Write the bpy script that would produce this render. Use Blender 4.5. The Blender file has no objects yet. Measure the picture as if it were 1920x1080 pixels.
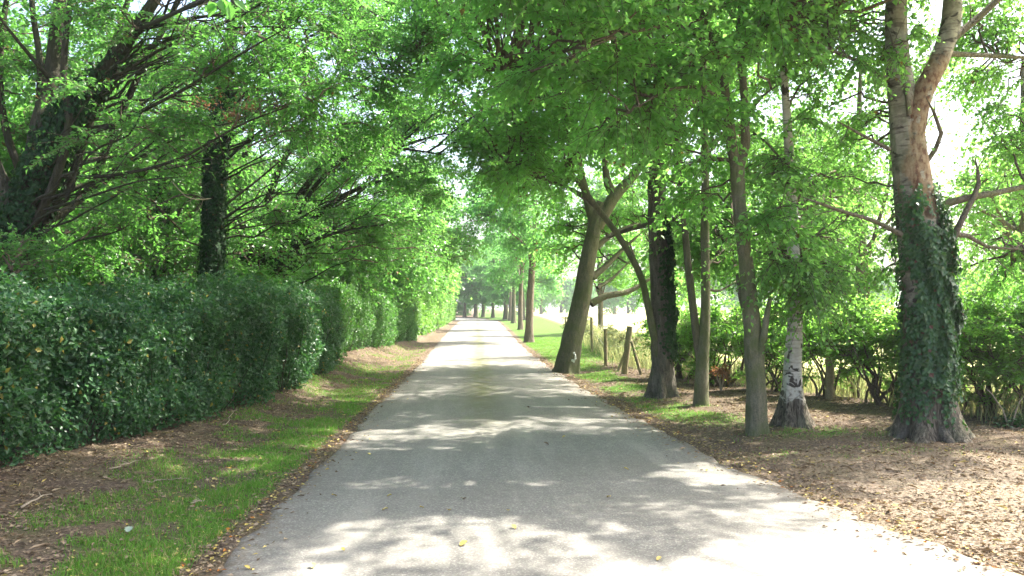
import bpy, math
import numpy as np
from mathutils import Matrix, Vector, Euler

# ------------------------------------------------------------------ camera, sky, sun, exposure
S = bpy.context.scene
COL = S.collection
CAM_H = 1.6
HAZE = .0006
F = 1500.0
YAW, PITCH = math.atan(65 / F), math.atan(35 / F)
cam = bpy.data.cameras.new('camera')
cam.lens = F / 1920 * 36
cam.sensor_width = 36
cam.clip_start = 0.05
cam.clip_end = 3000
cam_o = bpy.data.objects.new('camera', cam)
cam_o.location = (0, 0, CAM_H)
cam_o.rotation_euler = (math.pi / 2 + PITCH, 0, -YAW)
COL.objects.link(cam_o)
S.camera = cam_o
RM = np.array(Euler(cam_o.rotation_euler).to_matrix())

SUN_EL, SUN_AZ = math.radians(52), math.radians(18)      # azimuth from +X towards +Y (ahead)
SD = np.array([math.cos(SUN_EL) * math.cos(SUN_AZ), math.cos(SUN_EL) * math.sin(SUN_AZ), math.sin(SUN_EL)])
world = bpy.data.worlds.new('World')
S.world = world
world.use_nodes = True
nt = world.node_tree
sky = nt.nodes.new('ShaderNodeTexSky')
sky.sky_type = 'NISHITA'
sky.sun_disc = False
sky.sun_elevation = SUN_EL
sky.sun_rotation = math.pi / 2 - SUN_AZ
sky.air_density = 1.0
sky.dust_density = 6.0
sky.ozone_density = 1.0
nt.links.new(sky.outputs[0], nt.nodes['Background'].inputs[0])
nt.nodes['Background'].inputs[1].default_value = 0.15
sun = bpy.data.lights.new('sun', 'SUN')
sun.energy = 5.0
sun.angle = math.radians(0.7)
sun.color = (1.0, 0.95, 0.86)
sun_o = bpy.data.objects.new('sun', sun)
sun_o.rotation_euler = Vector(SD).to_track_quat('Z', 'Y').to_euler()
sun_o.location = (20, 10, 30)
COL.objects.link(sun_o)
S.view_settings.view_transform = 'Standard'
S.view_settings.look = 'None'
S.view_settings.exposure = 2.15
S.view_settings.gamma = 1
S.render.engine = 'CYCLES'
cy = S.cycles
cy.max_bounces = 7
cy.diffuse_bounces = 4
cy.glossy_bounces = 2
cy.transmission_bounces = 5
cy.transparent_max_bounces = 4
cy.caustics_reflective = False
cy.caustics_refractive = False
cy.use_denoising = True
cy.sample_clamp_indirect = 6

# ------------------------------------------------------------------ helpers
rng = np.random.default_rng(11)


def ray(px, py):
    d = RM @ np.array([(px - 960) / F, (540 - py) / F, -1.0])
    return d


def P(px, py, Y):
    """world point at depth Y seen at pixel px, py of the photograph"""
    d = ray(px, py)
    t = Y / d[1]
    return np.array([d[0] * t, Y, CAM_H + d[2] * t])


def norm(v):
    return v / np.maximum(np.linalg.norm(v, axis=-1, keepdims=True), 1e-9)


def _h(ix, iy, seed):
    n = (ix.astype(np.int64) * 374761393 + iy.astype(np.int64) * 668265263 + seed * 1442695041) & 0x7fffffff
    n = ((n ^ (n >> 13)) * 1274126177) & 0x7fffffff
    n = n ^ (n >> 16)
    return (n & 0xffff) / 65535.0


def vn(x, y, s=1.0, seed=0):
    x = np.asarray(x, float) / s
    y = np.asarray(y, float) / s
    ix = np.floor(x); iy = np.floor(y)
    fx = x - ix; fy = y - iy
    fx = fx * fx * (3 - 2 * fx); fy = fy * fy * (3 - 2 * fy)
    a = _h(ix, iy, seed); b = _h(ix + 1, iy, seed); c = _h(ix, iy + 1, seed); d = _h(ix + 1, iy + 1, seed)
    return (a * (1 - fx) + b * fx) * (1 - fy) + (c * (1 - fx) + d * fx) * fy


def sm(x, a, b):
    t = np.clip((np.asarray(x, float) - a) / (b - a), 0, 1)
    return t * t * (3 - 2 * t)


def road_l(Y):
    b = np.interp(Y, [-12, 5, 22, 34, 53, 90, 110, 125], [-1.7, -1.62, -1.6, -1.75, -1.9, -2.0, -5.5, -14])
    return b


def road_r(Y):
    return np.interp(Y, [-12, 0, 4.8, 7.5, 12, 21, 34, 53, 90, 110, 125], [5.5, 4.6, 3.15, 2.62, 2.24, 1.88, 1.82, 2.05, 2.3, 0.2, -6])


def hedge_x(Y):          # foot line of the left hedge
    return np.interp(Y, [-10, 4, 8, 11, 14, 19, 21.5, 28, 34, 96, 110], [-5.2, -4.7, -4.1, -3.45, -3.15, -3.25, -3.75, -3.3, -2.7, -2.6, -6])


def fence_x(Y):
    return np.interp(Y, [-5, 6, 10, 16.5, 20, 25, 60, 130], [12, 8.6, 6.7, 4.5, 3.45, 3.6, 6.0, 9.0])


def gz(X, Y):
    X = np.asarray(X, float); Y = np.asarray(Y, float)
    hx = hedge_x(Y)
    bank = np.interp(Y, [5, 10, 17, 22, 32, 60], [.08, .12, .20, .28, .2, .1])
    z = bank * sm(-X, 2.5 + 0 * X, -hx + 0.2)
    dr = X - road_r(Y)
    z = z + .07 * sm(dr, 0.2, 1.8) - .1 * sm(X - fence_x(Y), 0.3, 3)
    off = np.minimum(np.abs(X - road_l(Y)), np.abs(dr))
    inside = (X > road_l(Y)) & (X < road_r(Y))
    rough = (vn(X, Y, 1.3, 3) - .5) * .07 + (vn(X, Y, .35, 4) - .5) * .045 + (vn(X, Y, .13, 5) - .5) * .02
    edge = sm(off, 0, .5)
    far = 1 - sm(np.hypot(X, Y), 40, 90)
    z = z + np.where(inside, -.03 * sm(off, 0, .1), rough * edge * far)
    return z


def lit(pos, R):
    """mask: leaf whose shadow would land in one of the sunny openings of the lane"""
    g = pos[:, :2] - SD[None, :2] * (pos[:, 2:3] / SD[2])
    X, Y = g[:, 0], g[:, 1]
    jx = (vn(X, Y, .9, 21) - .5) * 1.3
    jy = (vn(X, Y, .5, 22) - .5) * 1.0
    near = (X + jx > 1.2 + (Y + jy - 4.8) * 1.2) & (Y + jy * .5 < 7.0) & (X < 12)
    near |= (X + jx > 6.2) & (Y + jy < 7.2) & (X < 14)
    dap = (vn(X * .6, Y * 1.4, np.where(Y < 9, .55, .38), 23) * .74 + vn(X, Y, .15, 24) * .26 > np.where(Y < 8, .68, .735) - .07 * ((X < -1.65) & (Y < 14))) & (X > np.where(Y < 14, -3.0, -1.9)) & (X < 3.4) & (Y > 2) & (Y < 24)
    dap |= (vn(X * .7, Y, .9, 26) > .72) & (X > 1.8) & (Y < 24)
    near |= dap
    b1 = (Y + jy * .7 > 25.0) & (Y + jy * .5 < 28.8) & (X > -2.2) & (X < 3.5)
    b2 = (Y + jy > 34.5) & (Y < 100) & ((Y < 48) | (Y > 54)) & (X > -3.6) & (X < 4) & (vn(X * .15, Y, 2.2, 9) > .36)
    return near | b1 | b2


# ------------------------------------------------------------------ materials
class NM:
    def __init__(s, name):
        s.m = bpy.data.materials.new(name)
        s.m.use_nodes = True
        s.t = s.m.node_tree
        s.t.nodes.clear()
        s.out = s.n('ShaderNodeOutputMaterial')

    def n(s, t, **k):
        x = s.t.nodes.new(t)
        for a, b in k.items():
            setattr(x, a, b)
        return x

    def l(s, a, b):
        s.t.links.new(a, b)

    def noise(s, vec, scale, detail=4, rough=.6, dist=0):
        x = s.n('ShaderNodeTexNoise')
        x.inputs['Scale'].default_value = scale
        x.inputs['Detail'].default_value = detail
        x.inputs['Roughness'].default_value = rough
        x.inputs['Distortion'].default_value = dist
        s.l(vec, x.inputs['Vector'])
        return x.outputs['Fac']

    def vor(s, vec, scale, out='Distance', feature='F1'):
        x = s.n('ShaderNodeTexVoronoi', feature=feature)
        x.inputs['Scale'].default_value = scale
        s.l(vec, x.inputs['Vector'])
        return x.outputs[out]

    def ramp(s, v, stops):
        x = s.n('ShaderNodeValToRGB')
        e = x.color_ramp.elements
        while len(e) < len(stops):
            e.new(.5)
        for q, (p, c) in zip(e, stops):
            q.position = p
            q.color = (*c, 1) if len(c) == 3 else c
        s.l(v, x.inputs[0])
        return x.outputs[0]

    def fr(s, v, a, b):
        return s.ramp(v, [(a, (0, 0, 0)), (b, (1, 1, 1))])

    def mix(s, fac, a, b, mode='MIX'):
        x = s.n('ShaderNodeMix', data_type='RGBA', blend_type=mode)
        for v, i in ((fac, 0), (a, 6), (b, 7)):
            if isinstance(v, (int, float)):
                x.inputs[i].default_value = v
            elif isinstance(v, tuple):
                x.inputs[i].default_value = (*v, 1)
            else:
                s.l(v, x.inputs[i])
        return x.outputs[2]

    def math(s, op, a, b=0.0):
        x = s.n('ShaderNodeMath', operation=op)
        for v, i in ((a, 0), (b, 1)):
            if isinstance(v, (int, float)):
                x.inputs[i].default_value = v
            else:
                s.l(v, x.inputs[i])
        return x.outputs[0]

    def coords(s, scale=(1, 1, 1), kind='Object'):
        c = s.n('ShaderNodeTexCoord')
        m = s.n('ShaderNodeMapping')
        m.inputs['Scale'].default_value = scale
        s.l(c.outputs[kind], m.inputs[0])
        return m.outputs[0]

    def attr(s, name):
        return s.n('ShaderNodeAttribute', attribute_name=name).outputs['Fac']

    def sep(s, vec):
        x = s.n('ShaderNodeSeparateXYZ')
        s.l(vec, x.inputs[0])
        return x.outputs

    def bsdf(s, col, rough=.8, spec=.3, bump=None, bs=.5, bd=.02):
        b = s.n('ShaderNodeBsdfPrincipled')
        if isinstance(col, tuple):
            b.inputs['Base Color'].default_value = (*col, 1)
        else:
            s.l(col, b.inputs['Base Color'])
        if isinstance(rough, (int, float)):
            b.inputs['Roughness'].default_value = rough
        else:
            s.l(rough, b.inputs['Roughness'])
        b.inputs['Specular IOR Level'].default_value = spec
        if bump is not None:
            q = s.n('ShaderNodeBump')
            q.inputs['Strength'].default_value = bs
            q.inputs['Distance'].default_value = bd
            s.l(bump, q.inputs['Height'])
            s.l(q.outputs[0], b.inputs['Normal'])
        s.l(b.outputs[0], s.out.inputs[0])
        return b


def leaf_mat(name, c1, c2, trans, tfac=.45, rough=.45, spec=.4, dead=(.17, .12, .03), deadth=.992):
    m = NM(name)
    t = m.attr('tint')
    col = m.mix(t, c1, c2)
    isd = m.math('GREATER_THAN', t, deadth)
    col = m.mix(isd, col, dead)
    b = m.bsdf(col, rough, spec)
    tr = m.n('ShaderNodeBsdfTranslucent')
    tc = m.mix(t, trans, tuple(min(1, x * 1.35) for x in trans))
    tc = m.mix(isd, tc, dead)
    m.l(tc, tr.inputs[0])
    mx = m.n('ShaderNodeMixShader')
    mx.inputs[0].default_value = tfac
    m.l(b.outputs[0], mx.inputs[1])
    m.l(tr.outputs[0], mx.inputs[2])
    m.l(mx.outputs[0], m.out.inputs[0])
    return m.m


def bark_mat(name, dark, light, moss=None, mossy=.4, sc=1.0, furrow=.6):
    m = NM(name)
    v = m.coords((9 * sc, 9 * sc, 2.2 * sc))
    a = m.noise(v, 2.4, 6, .65, .6)
    v2 = m.coords((1, 1, 1))
    b = m.noise(v2, 3.0, 4)
    c = m.noise(v2, 60, 3)
    vv = m.vor(v, 2.2, 'Distance', 'DISTANCE_TO_EDGE')
    crack = m.math('MULTIPLY', m.fr(a, .3, .52), m.math('ADD', m.math('MULTIPLY', m.fr(vv, 0.0, .3), .4), .6))
    col = m.ramp(a, [(.3, dark), (.7, light)])
    col = m.mix(m.math('MULTIPLY', m.math('SUBTRACT', 1.0, crack), furrow), col, tuple(x * .4 for x in dark))
    col = m.mix(.35, col, m.ramp(c, [(.35, tuple(x * .6 for x in light)), (.65, tuple(min(1, x * 1.5) for x in light))]))
    if moss:
        col = m.mix(m.math('MULTIPLY', m.fr(b, .42, .66), mossy), col, moss)
    h = m.math('ADD', m.math('MULTIPLY', crack, .7 * furrow), m.math('ADD', a, m.math('MULTIPLY', c, .12)))
    m.bsdf(col, .9, .2, h, .9, .025)
    return m.m


MAT = {}
MAT['leaf'] = leaf_mat('maple_leaf', (.042, .125, .042), (.085, .19, .05), (.27, .58, .11), .6, .36, .6)
MAT['leaf_b'] = leaf_mat('birch_leaf', (.052, .14, .042), (.10, .205, .055), (.26, .55, .10), .55, .38, .55)
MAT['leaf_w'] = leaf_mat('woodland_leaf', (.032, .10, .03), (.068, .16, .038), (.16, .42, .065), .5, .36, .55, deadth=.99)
MAT['leaf_far'] = leaf_mat('avenue_leaf', (.042, .13, .05), (.08, .195, .06), (.20, .49, .11), .55)
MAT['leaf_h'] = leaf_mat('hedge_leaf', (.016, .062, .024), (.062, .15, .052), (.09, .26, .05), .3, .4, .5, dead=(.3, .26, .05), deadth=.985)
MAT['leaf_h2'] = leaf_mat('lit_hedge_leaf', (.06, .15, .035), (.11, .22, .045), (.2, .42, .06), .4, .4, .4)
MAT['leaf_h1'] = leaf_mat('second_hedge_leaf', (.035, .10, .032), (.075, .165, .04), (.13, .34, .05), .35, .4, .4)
MAT['leaf_hw'] = leaf_mat('hawthorn_leaf', (.035, .10, .028), (.075, .165, .035), (.26, .55, .07), .55, .35, .5)
MAT['ivy'] = leaf_mat('ivy_leaf', (.018, .06, .018), (.045, .12, .03), (.08, .22, .03), .25, .38, .5, dead=(.11, .04, .02), deadth=.982)
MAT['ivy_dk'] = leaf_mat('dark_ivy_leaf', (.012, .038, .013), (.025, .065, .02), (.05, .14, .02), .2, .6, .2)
MAT['dry'] = leaf_mat('dry_leaf', (.2, .1, .045), (.34, .17, .09), (.3, .14, .05), .3, .7, .2, deadth=2)
MAT['litter'] = leaf_mat('fallen_leaf', (.10, .068, .046), (.36, .28, .19), (.2, .12, .04), .15, .75, .2, dead=(.45, .36, .12), deadth=.965)
MAT['litter_y'] = leaf_mat('yellow_fallen_leaf', (.42, .33, .07), (.62, .5, .2), (.3, .2, .04), .15, .7, .2, dead=(.4, .15, .03), deadth=.85)
MAT['grass'] = leaf_mat('grass_blade', (.065, .165, .022), (.14, .28, .04), (.2, .42, .05), .4, .5, .3, dead=(.34, .29, .13), deadth=.86)
MAT['tall'] = leaf_mat('tall_grass_blade', (.13, .20, .07), (.34, .33, .17), (.32, .36, .14), .4, .6, .2, dead=(.5, .42, .2), deadth=.8)
MAT['bark'] = bark_mat('grey_bark', (.055, .048, .036), (.17, .145, .11), (.10, .12, .04), .5)
MAT['bark_moss'] = bark_mat('mossy_bark', (.07, .07, .042), (.19, .175, .12), (.085, .11, .035), .9, 1.3, .2)
MAT['bark_rough'] = bark_mat('furrowed_bark', (.04, .033, .027), (.19, .165, .135), (.09, .11, .05), .3, .9, 1.0)
MAT['bark_lean'] = bark_mat('leaning_tree_bark', (.07, .066, .042), (.17, .155, .105), (.085, .105, .04), .7, 1.5, .35)
MAT['bark_far'] = bark_mat('avenue_bark', (.085, .068, .05), (.2, .16, .12), None, 0, 1, .5)
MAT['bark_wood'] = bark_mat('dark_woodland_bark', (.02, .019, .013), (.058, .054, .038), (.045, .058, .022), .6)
MAT['twig'] = bark_mat('twig_bark', (.06, .045, .032), (.14, .11, .08), None, 0, 2, .1)
MAT['stick'] = bark_mat('dead_stick', (.22, .17, .12), (.42, .35, .27), None, 0, 2, .1)
MAT['post'] = bark_mat('weathered_post_wood', (.16, .13, .08), (.33, .27, .17), (.16, .19, .08), .5, 1.2, .3)


def birch_mat(name, base_h, peel=False, lo=(.13, .12, .09), hi=(.36, .34, .275), bandf=.8):
    m = NM(name)
    v = m.coords((3, 3, 16))
    band = m.noise(v, 1.3, 5, .6, .4)
    v2 = m.coords((1, 1, 1))
    blob = m.noise(m.coords((1, 1, 1.5)), 5.5, 4, .55, .5)
    z = m.sep(v2)[2]
    col = m.ramp(m.noise(v2, 9, 5), [(.3, lo), (.7, hi)])
    col = m.mix(m.math('MULTIPLY', m.fr(band, .53, .64), bandf), col, (.09, .075, .06))
    col = m.mix(m.fr(blob, .56, .61), col, (.05, .042, .035))
    rough_v = m.coords((26, 26, 4))
    fur = m.noise(rough_v, 1.5, 6, .65, .8)
    basec = m.ramp(fur, [(.36, (.03, .025, .018)), (.5, (.12, .10, .075)), (.66, (.27, .235, .18))])
    bn = m.math('ADD', z, m.math('MULTIPLY', m.math('SUBTRACT', blob, .5), 1.3))
    bfac = m.ramp(m.math('DIVIDE', bn, base_h * 2), [(.42, (1, 1, 1)), (.56, (0, 0, 0))])
    col = m.mix(bfac, col, basec)
    if peel:
        at = m.attr('peel')
        pc = m.ramp(m.noise(m.coords((5, 5, 3)), 4, 5), [(.38, (.10, .038, .02)), (.48, (.20, .125, .07)), (.7, (.31, .235, .15))])
        col = m.mix(m.math('MULTIPLY', at, m.fr(m.noise(m.coords((1, 1, .8)), 9, 4), .34, .46)), col, pc)
    gr = m.noise(v2, 2.3, 3)
    col = m.mix(m.math('MULTIPLY', m.fr(gr, .5, .7), .45), col, (.13, .15, .08))
    h = m.math('ADD', m.math('MULTIPLY', band, .4), m.math('MULTIPLY', m.mix(bfac, (0, 0, 0), m.fr(fur, .3, .7)), 1.6))
    m.bsdf(col, .75, .25, h, .8, .02)
    return m.m


MAT['birch'] = birch_mat('birch_bark', .42, False, (.34, .32, .27), (.6, .57, .5), .6)
MAT['birch_big'] = birch_mat('old_birch_bark', 1.5, True)

# asphalt
m = NM('asphalt')
v = m.coords((1, 1, 1))
n1 = m.noise(v, 220, 3, .7)
n2 = m.noise(v, .7, 5)
n3 = m.noise(v, 7, 5, .65)
vr = m.vor(v, 95, 'Color')
sp = m.sep(vr)[0]
col = m.ramp(n1, [(.32, (.095, .091, .082)), (.68, (.275, .263, .235))])
col = m.mix(.45, col, m.ramp(sp, [(.0, (.085, .081, .072)), (.75, (.215, .206, .185)), (.97, (.46, .44, .39))]))
col = m.mix(m.math('MULTIPLY', m.fr(n2, .38, .62), .38), col, (.15, .14, .12))
n4 = m.noise(m.coords((1, .12, 1)), 2.6, 4, .6)
col = m.mix(m.math('MULTIPLY', m.fr(n4, .48, .66), .3), col, (.34, .32, .28))
col = m.mix(m.math('MULTIPLY', m.fr(n3, .5, .72), .2), col, (.33, .31, .27))
moss = m.attr('moss')
mf = m.math('MULTIPLY', moss, m.fr(m.noise(m.coords((1, .5, 1)), 6, 5), .3, .52))
col = m.mix(mf, col, (.13, .13, .06))
col = m.mix(m.math('MULTIPLY', m.attr('dirt'), m.fr(m.noise(v, 16, 5, .7), .38, .55)), col, (.12, .085, .055))
m.bsdf(col, .88, .25, m.math('ADD', n1, m.math('MULTIPLY', sp, .7)), .55, .008)
MAT['asphalt'] = m.m

# soil / verge
m = NM('verge_soil')
v = m.coords((1, 1, 1))
n1 = m.noise(v, 34, 6, .72, .4)
n2 = m.noise(v, 2.2, 5)
vc = m.sep(m.vor(m.coords((1, 1.4, 1)), 42, 'Color'))[1]
col = m.ramp(n1, [(.3, (.034, .025, .019)), (.5, (.088, .064, .048)), (.72, (.20, .155, .118))])
col = m.mix(m.math('MULTIPLY', m.fr(vc, .6, .95), .4), col, (.30, .22, .15))
col = m.mix(m.math('MULTIPLY', m.fr(n2, .45, .62), .35), col, (.14, .12, .055))
dry = m.attr('dry')  # bare dry ground, with its sun-blown paleness put into the colour
col = m.mix(m.math('MULTIPLY', dry, .55), col, m.ramp(n1, [(.38, (.13, .10, .07)), (.5, (.27, .22, .165)), (.65, (.42, .36, .28))]))
gr = m.attr('grass')
gn = m.noise(v, 60, 4)
gc = m.ramp(gn, [(.35, (.045, .085, .015)), (.65, (.10, .19, .035))])
gf = m.math('MULTIPLY', gr, m.fr(m.math('ADD', m.noise(v, 11, 5, .7), m.math('MULTIPLY', gr, .3)), .5, .68))
col = m.mix(gf, col, gc)
fd = m.attr('field')
fc = m.ramp(m.noise(m.coords((.25, .6, 1)), 1.2, 5), [(.3, (.30, .33, .12)), (.7, (.48, .44, .22))])
col = m.mix(fd, col, fc)
m.bsdf(col, .95, .15, m.math('ADD', n1, m.math('MULTIPLY', vc, .4)), .8, .03)
MAT['soil'] = m.m
m = NM('galvanised_wire')
m.bsdf((.35, .34, .32), .5, .5)
MAT['wire'] = m.m
m = NM('silver_leaf')
m.bsdf((.24, .30, .23), .6, .4)
MAT['silver'] = m.m
m = NM('white_lichen')
m.bsdf(m.ramp(m.noise(m.coords(), 40, 4), [(.4, (.35, .36, .33)), (.6, (.75, .77, .74))]), .9, .1)
MAT['lichen'] = m.m


# ------------------------------------------------------------------ mesh building
def mesh_from(name, parts):
    """parts: list of (verts (n,3), faces (m,k), material index, smooth, {attr: per-face values})"""
    V, nf = [], 0
    for p in parts:
        V.append(p[0])
    V = np.concatenate(V).astype(np.float32)
    me = bpy.data.meshes.new(name)
    me.vertices.add(len(V))
    me.vertices.foreach_set('co', V.ravel())
    off = 0
    li, ls, mi, smo = [], [], [], []
    attrs = {}
    start = 0
    names = set()
    for p in parts:
        if len(p) > 4:
            names |= set(p[4])
    for p in parts:
        f = np.asarray(p[1], np.int64)
        li.append((f + off).ravel())
        k = f.shape[1]
        ls.append(start + np.arange(len(f)) * k)
        start += len(f) * k
        mi.append(np.full(len(f), p[2]))
        smo.append(np.full(len(f), p[3]))
        for a in names:
            val = p[4].get(a) if len(p) > 4 else None
            attrs.setdefault(a, []).append(np.zeros(len(f)) if val is None else val)
        off += len(p[0])
    li = np.concatenate(li); ls = np.concatenate(ls)
    me.loops.add(len(li))
    me.loops.foreach_set('vertex_index', li.astype(np.int32))
    me.polygons.add(len(ls))
    me.polygons.foreach_set('loop_start', ls.astype(np.int32))
    me.polygons.foreach_set('material_index', np.concatenate(mi).astype(np.int32))
    me.update(calc_edges=True)
    me.polygons.foreach_set('use_smooth', np.concatenate(smo).astype(bool))
    for a, v in attrs.items():
        at = me.attributes.new(a, 'FLOAT', 'FACE')
        at.data.foreach_set('value', np.concatenate(v).astype(np.float32))
    return me


def link(name, me, mats, parent=None, loc=(0, 0, 0)):
    o = bpy.data.objects.new(name, me)
    if me is not None:
        for k in mats:
            me.materials.append(MAT[k])
    COL.objects.link(o)
    o.location = loc
    if parent is not None:
        o.parent = parent
    return o


def tag(o, label=None, cat=None, group=None, kind=None):
    if label: o['label'] = label
    if cat: o['category'] = cat
    if group: o['group'] = group
    if kind: o['kind'] = kind
    return o


def empty(name, loc, label, cat, group=None):
    o = bpy.data.objects.new(name, None)
    COL.objects.link(o)
    o.location = loc
    o.empty_display_size = .3
    return tag(o, label, cat, group)


def copy_tree(o, loc, label, rz=0, sc=1, parent=None):
    c = o.copy()
    COL.objects.link(c)
    if parent is None:
        c.location = loc
        c.rotation_euler = (0, 0, rz)
        c.scale = (sc, sc, sc)
        c['label'] = label
    else:
        c.parent = parent
    for ch in o.children:
        copy_tree(ch, None, None, parent=c)
    return c


def frames(T):
    ref = np.where(np.abs(T[..., 2:3]) > .9, np.array([1., 0, 0]), np.array([0., 0, 1.]))
    A = norm(np.cross(T, ref))
    B = np.cross(T, A)
    return A, B


def tubes(pts, rad, k=5):
    """pts (n,m,3), rad (n,m) -> verts, quads of n tapered tubes"""
    n, mm = rad.shape
    T = norm(np.gradient(pts, axis=1))
    A, B = frames(norm(T.mean(axis=1, keepdims=True)) + 0 * T)
    A = norm(A - T * (A * T).sum(-1, keepdims=True))
    B = np.cross(T, A)
    th = np.arange(k) / k * 2 * np.pi
    V = pts[:, :, None] + rad[:, :, None, None] * (np.cos(th)[None, None, :, None] * A[:, :, None] + np.sin(th)[None, None, :, None] * B[:, :, None])
    idx = np.arange(n * mm * k).reshape(n, mm, k)
    a = idx[:, :-1, :]; b = np.roll(a, -1, 2); c = idx[:, 1:, :]; d = np.roll(c, -1, 2)
    Fq = np.stack([a, b, d, c], -1).reshape(-1, 4)
    return V.reshape(-1, 3), Fq


def resample(pts, rad, step):
    pts = np.asarray(pts, float); rad = np.asarray(rad, float)
    n = len(pts)
    out_p, out_r = [], []
    for i in range(n - 1):
        p0 = pts[max(i - 1, 0)]; p1 = pts[i]; p2 = pts[i + 1]; p3 = pts[min(i + 2, n - 1)]
        L = np.linalg.norm(p2 - p1)
        q = max(2, int(L / step))
        t = np.arange(q)[:, None] / q
        out_p.append(.5 * ((2 * p1) + (p2 - p0) * t + (2 * p0 - 5 * p1 + 4 * p2 - p3) * t ** 2 + (3 * p1 - p0 - 3 * p2 + p3) * t ** 3))
        out_r.append(rad[i] + (rad[i + 1] - rad[i]) * t[:, 0])
    out_p.append(pts[-1:]); out_r.append(rad[-1:])
    return np.concatenate(out_p), np.concatenate(out_r)


def trunk_mesh(pts, rad, k=28, step=.08, flare=.6, rough=.05, lobes=5, seed=0, peel=None, cap=True):
    p, r = resample(pts, rad, step)
    T = norm(np.gradient(p, axis=0))
    A = norm(np.cross(T, np.array([0, 1., 0.1])))
    B = np.cross(T, A)
    th = np.arange(k) / k * 2 * np.pi
    h = np.concatenate([[0], np.cumsum(np.linalg.norm(np.diff(p, axis=0), axis=1))])
    R = r[:, None] * np.ones(k)[None]
    hh = h[:, None] + 0 * R; tt = th[None] + 0 * R
    fl = flare * np.exp(-hh / .22) + flare * .25 * np.exp(-hh / .8)
    R *= 1 + fl * (1 + .75 * np.cos(lobes * tt + seed + .6 * np.sin(2 * tt + seed)))
    cx = np.cos(tt) * 3; cyy = np.sin(tt) * 3
    R *= 1 + rough * 2 * (vn(cx * 2 + 50 + seed, hh * 2.2 + cyy * 2, .8, seed) - .5) + rough * 1.4 * (vn(cx * 4 + 9, hh * 3 + cyy * 4, .7, seed + 1) - .5)
    V = p[:, None] + R[..., None] * (np.cos(th)[None, :, None] * A[:, None] + np.sin(th)[None, :, None] * B[:, None])
    n = len(p)
    idx = np.arange(n * k).reshape(n, k)
    a = idx[:-1]; b = np.roll(a, -1, 1); c = idx[1:]; d = np.roll(c, -1, 1)
    Fq = np.stack([a, b, d, c], -1).reshape(-1, 4)
    V = V.reshape(-1, 3)
    at = {}
    if peel is not None:
        cen = V[Fq].mean(1)
        at['peel'] = peel(cen)
    return V, Fq, at, (p, r)


def leaves(pos, ax, nor, L, W, fold=.12):
    """folded kite leaves -> verts (4n,3), tris (2n,3)"""
    ax = norm(ax); b = norm(np.cross(nor, ax)); nor = np.cross(ax, b)
    L = np.broadcast_to(L, len(pos))[:, None]; W = np.broadcast_to(W, len(pos))[:, None]
    v0 = pos
    v1 = pos + ax * L * .42 + b * W * .5 + nor * L * fold
    v2 = pos + ax * L - nor * L * fold
    v3 = pos + ax * L * .42 - b * W * .5 + nor * L * fold
    V = np.stack([v0, v1, v2, v3], 1).reshape(-1, 3)
    i = np.arange(len(pos))[:, None] * 4
    Ft = np.stack([i + np.array([0, 1, 2]), i + np.array([0, 2, 3])], 1).reshape(-1, 3)
    return V, Ft


def rt(n, r=None):
    r = r or rng
    return np.repeat(r.random(n), 2)


def in_ell(n, c, R, r, power=.45):
    d = norm(r.normal(size=(n, 3)))
    return np.asarray(c) + d * (r.random((n, 1)) ** power) * np.asarray(R)


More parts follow.
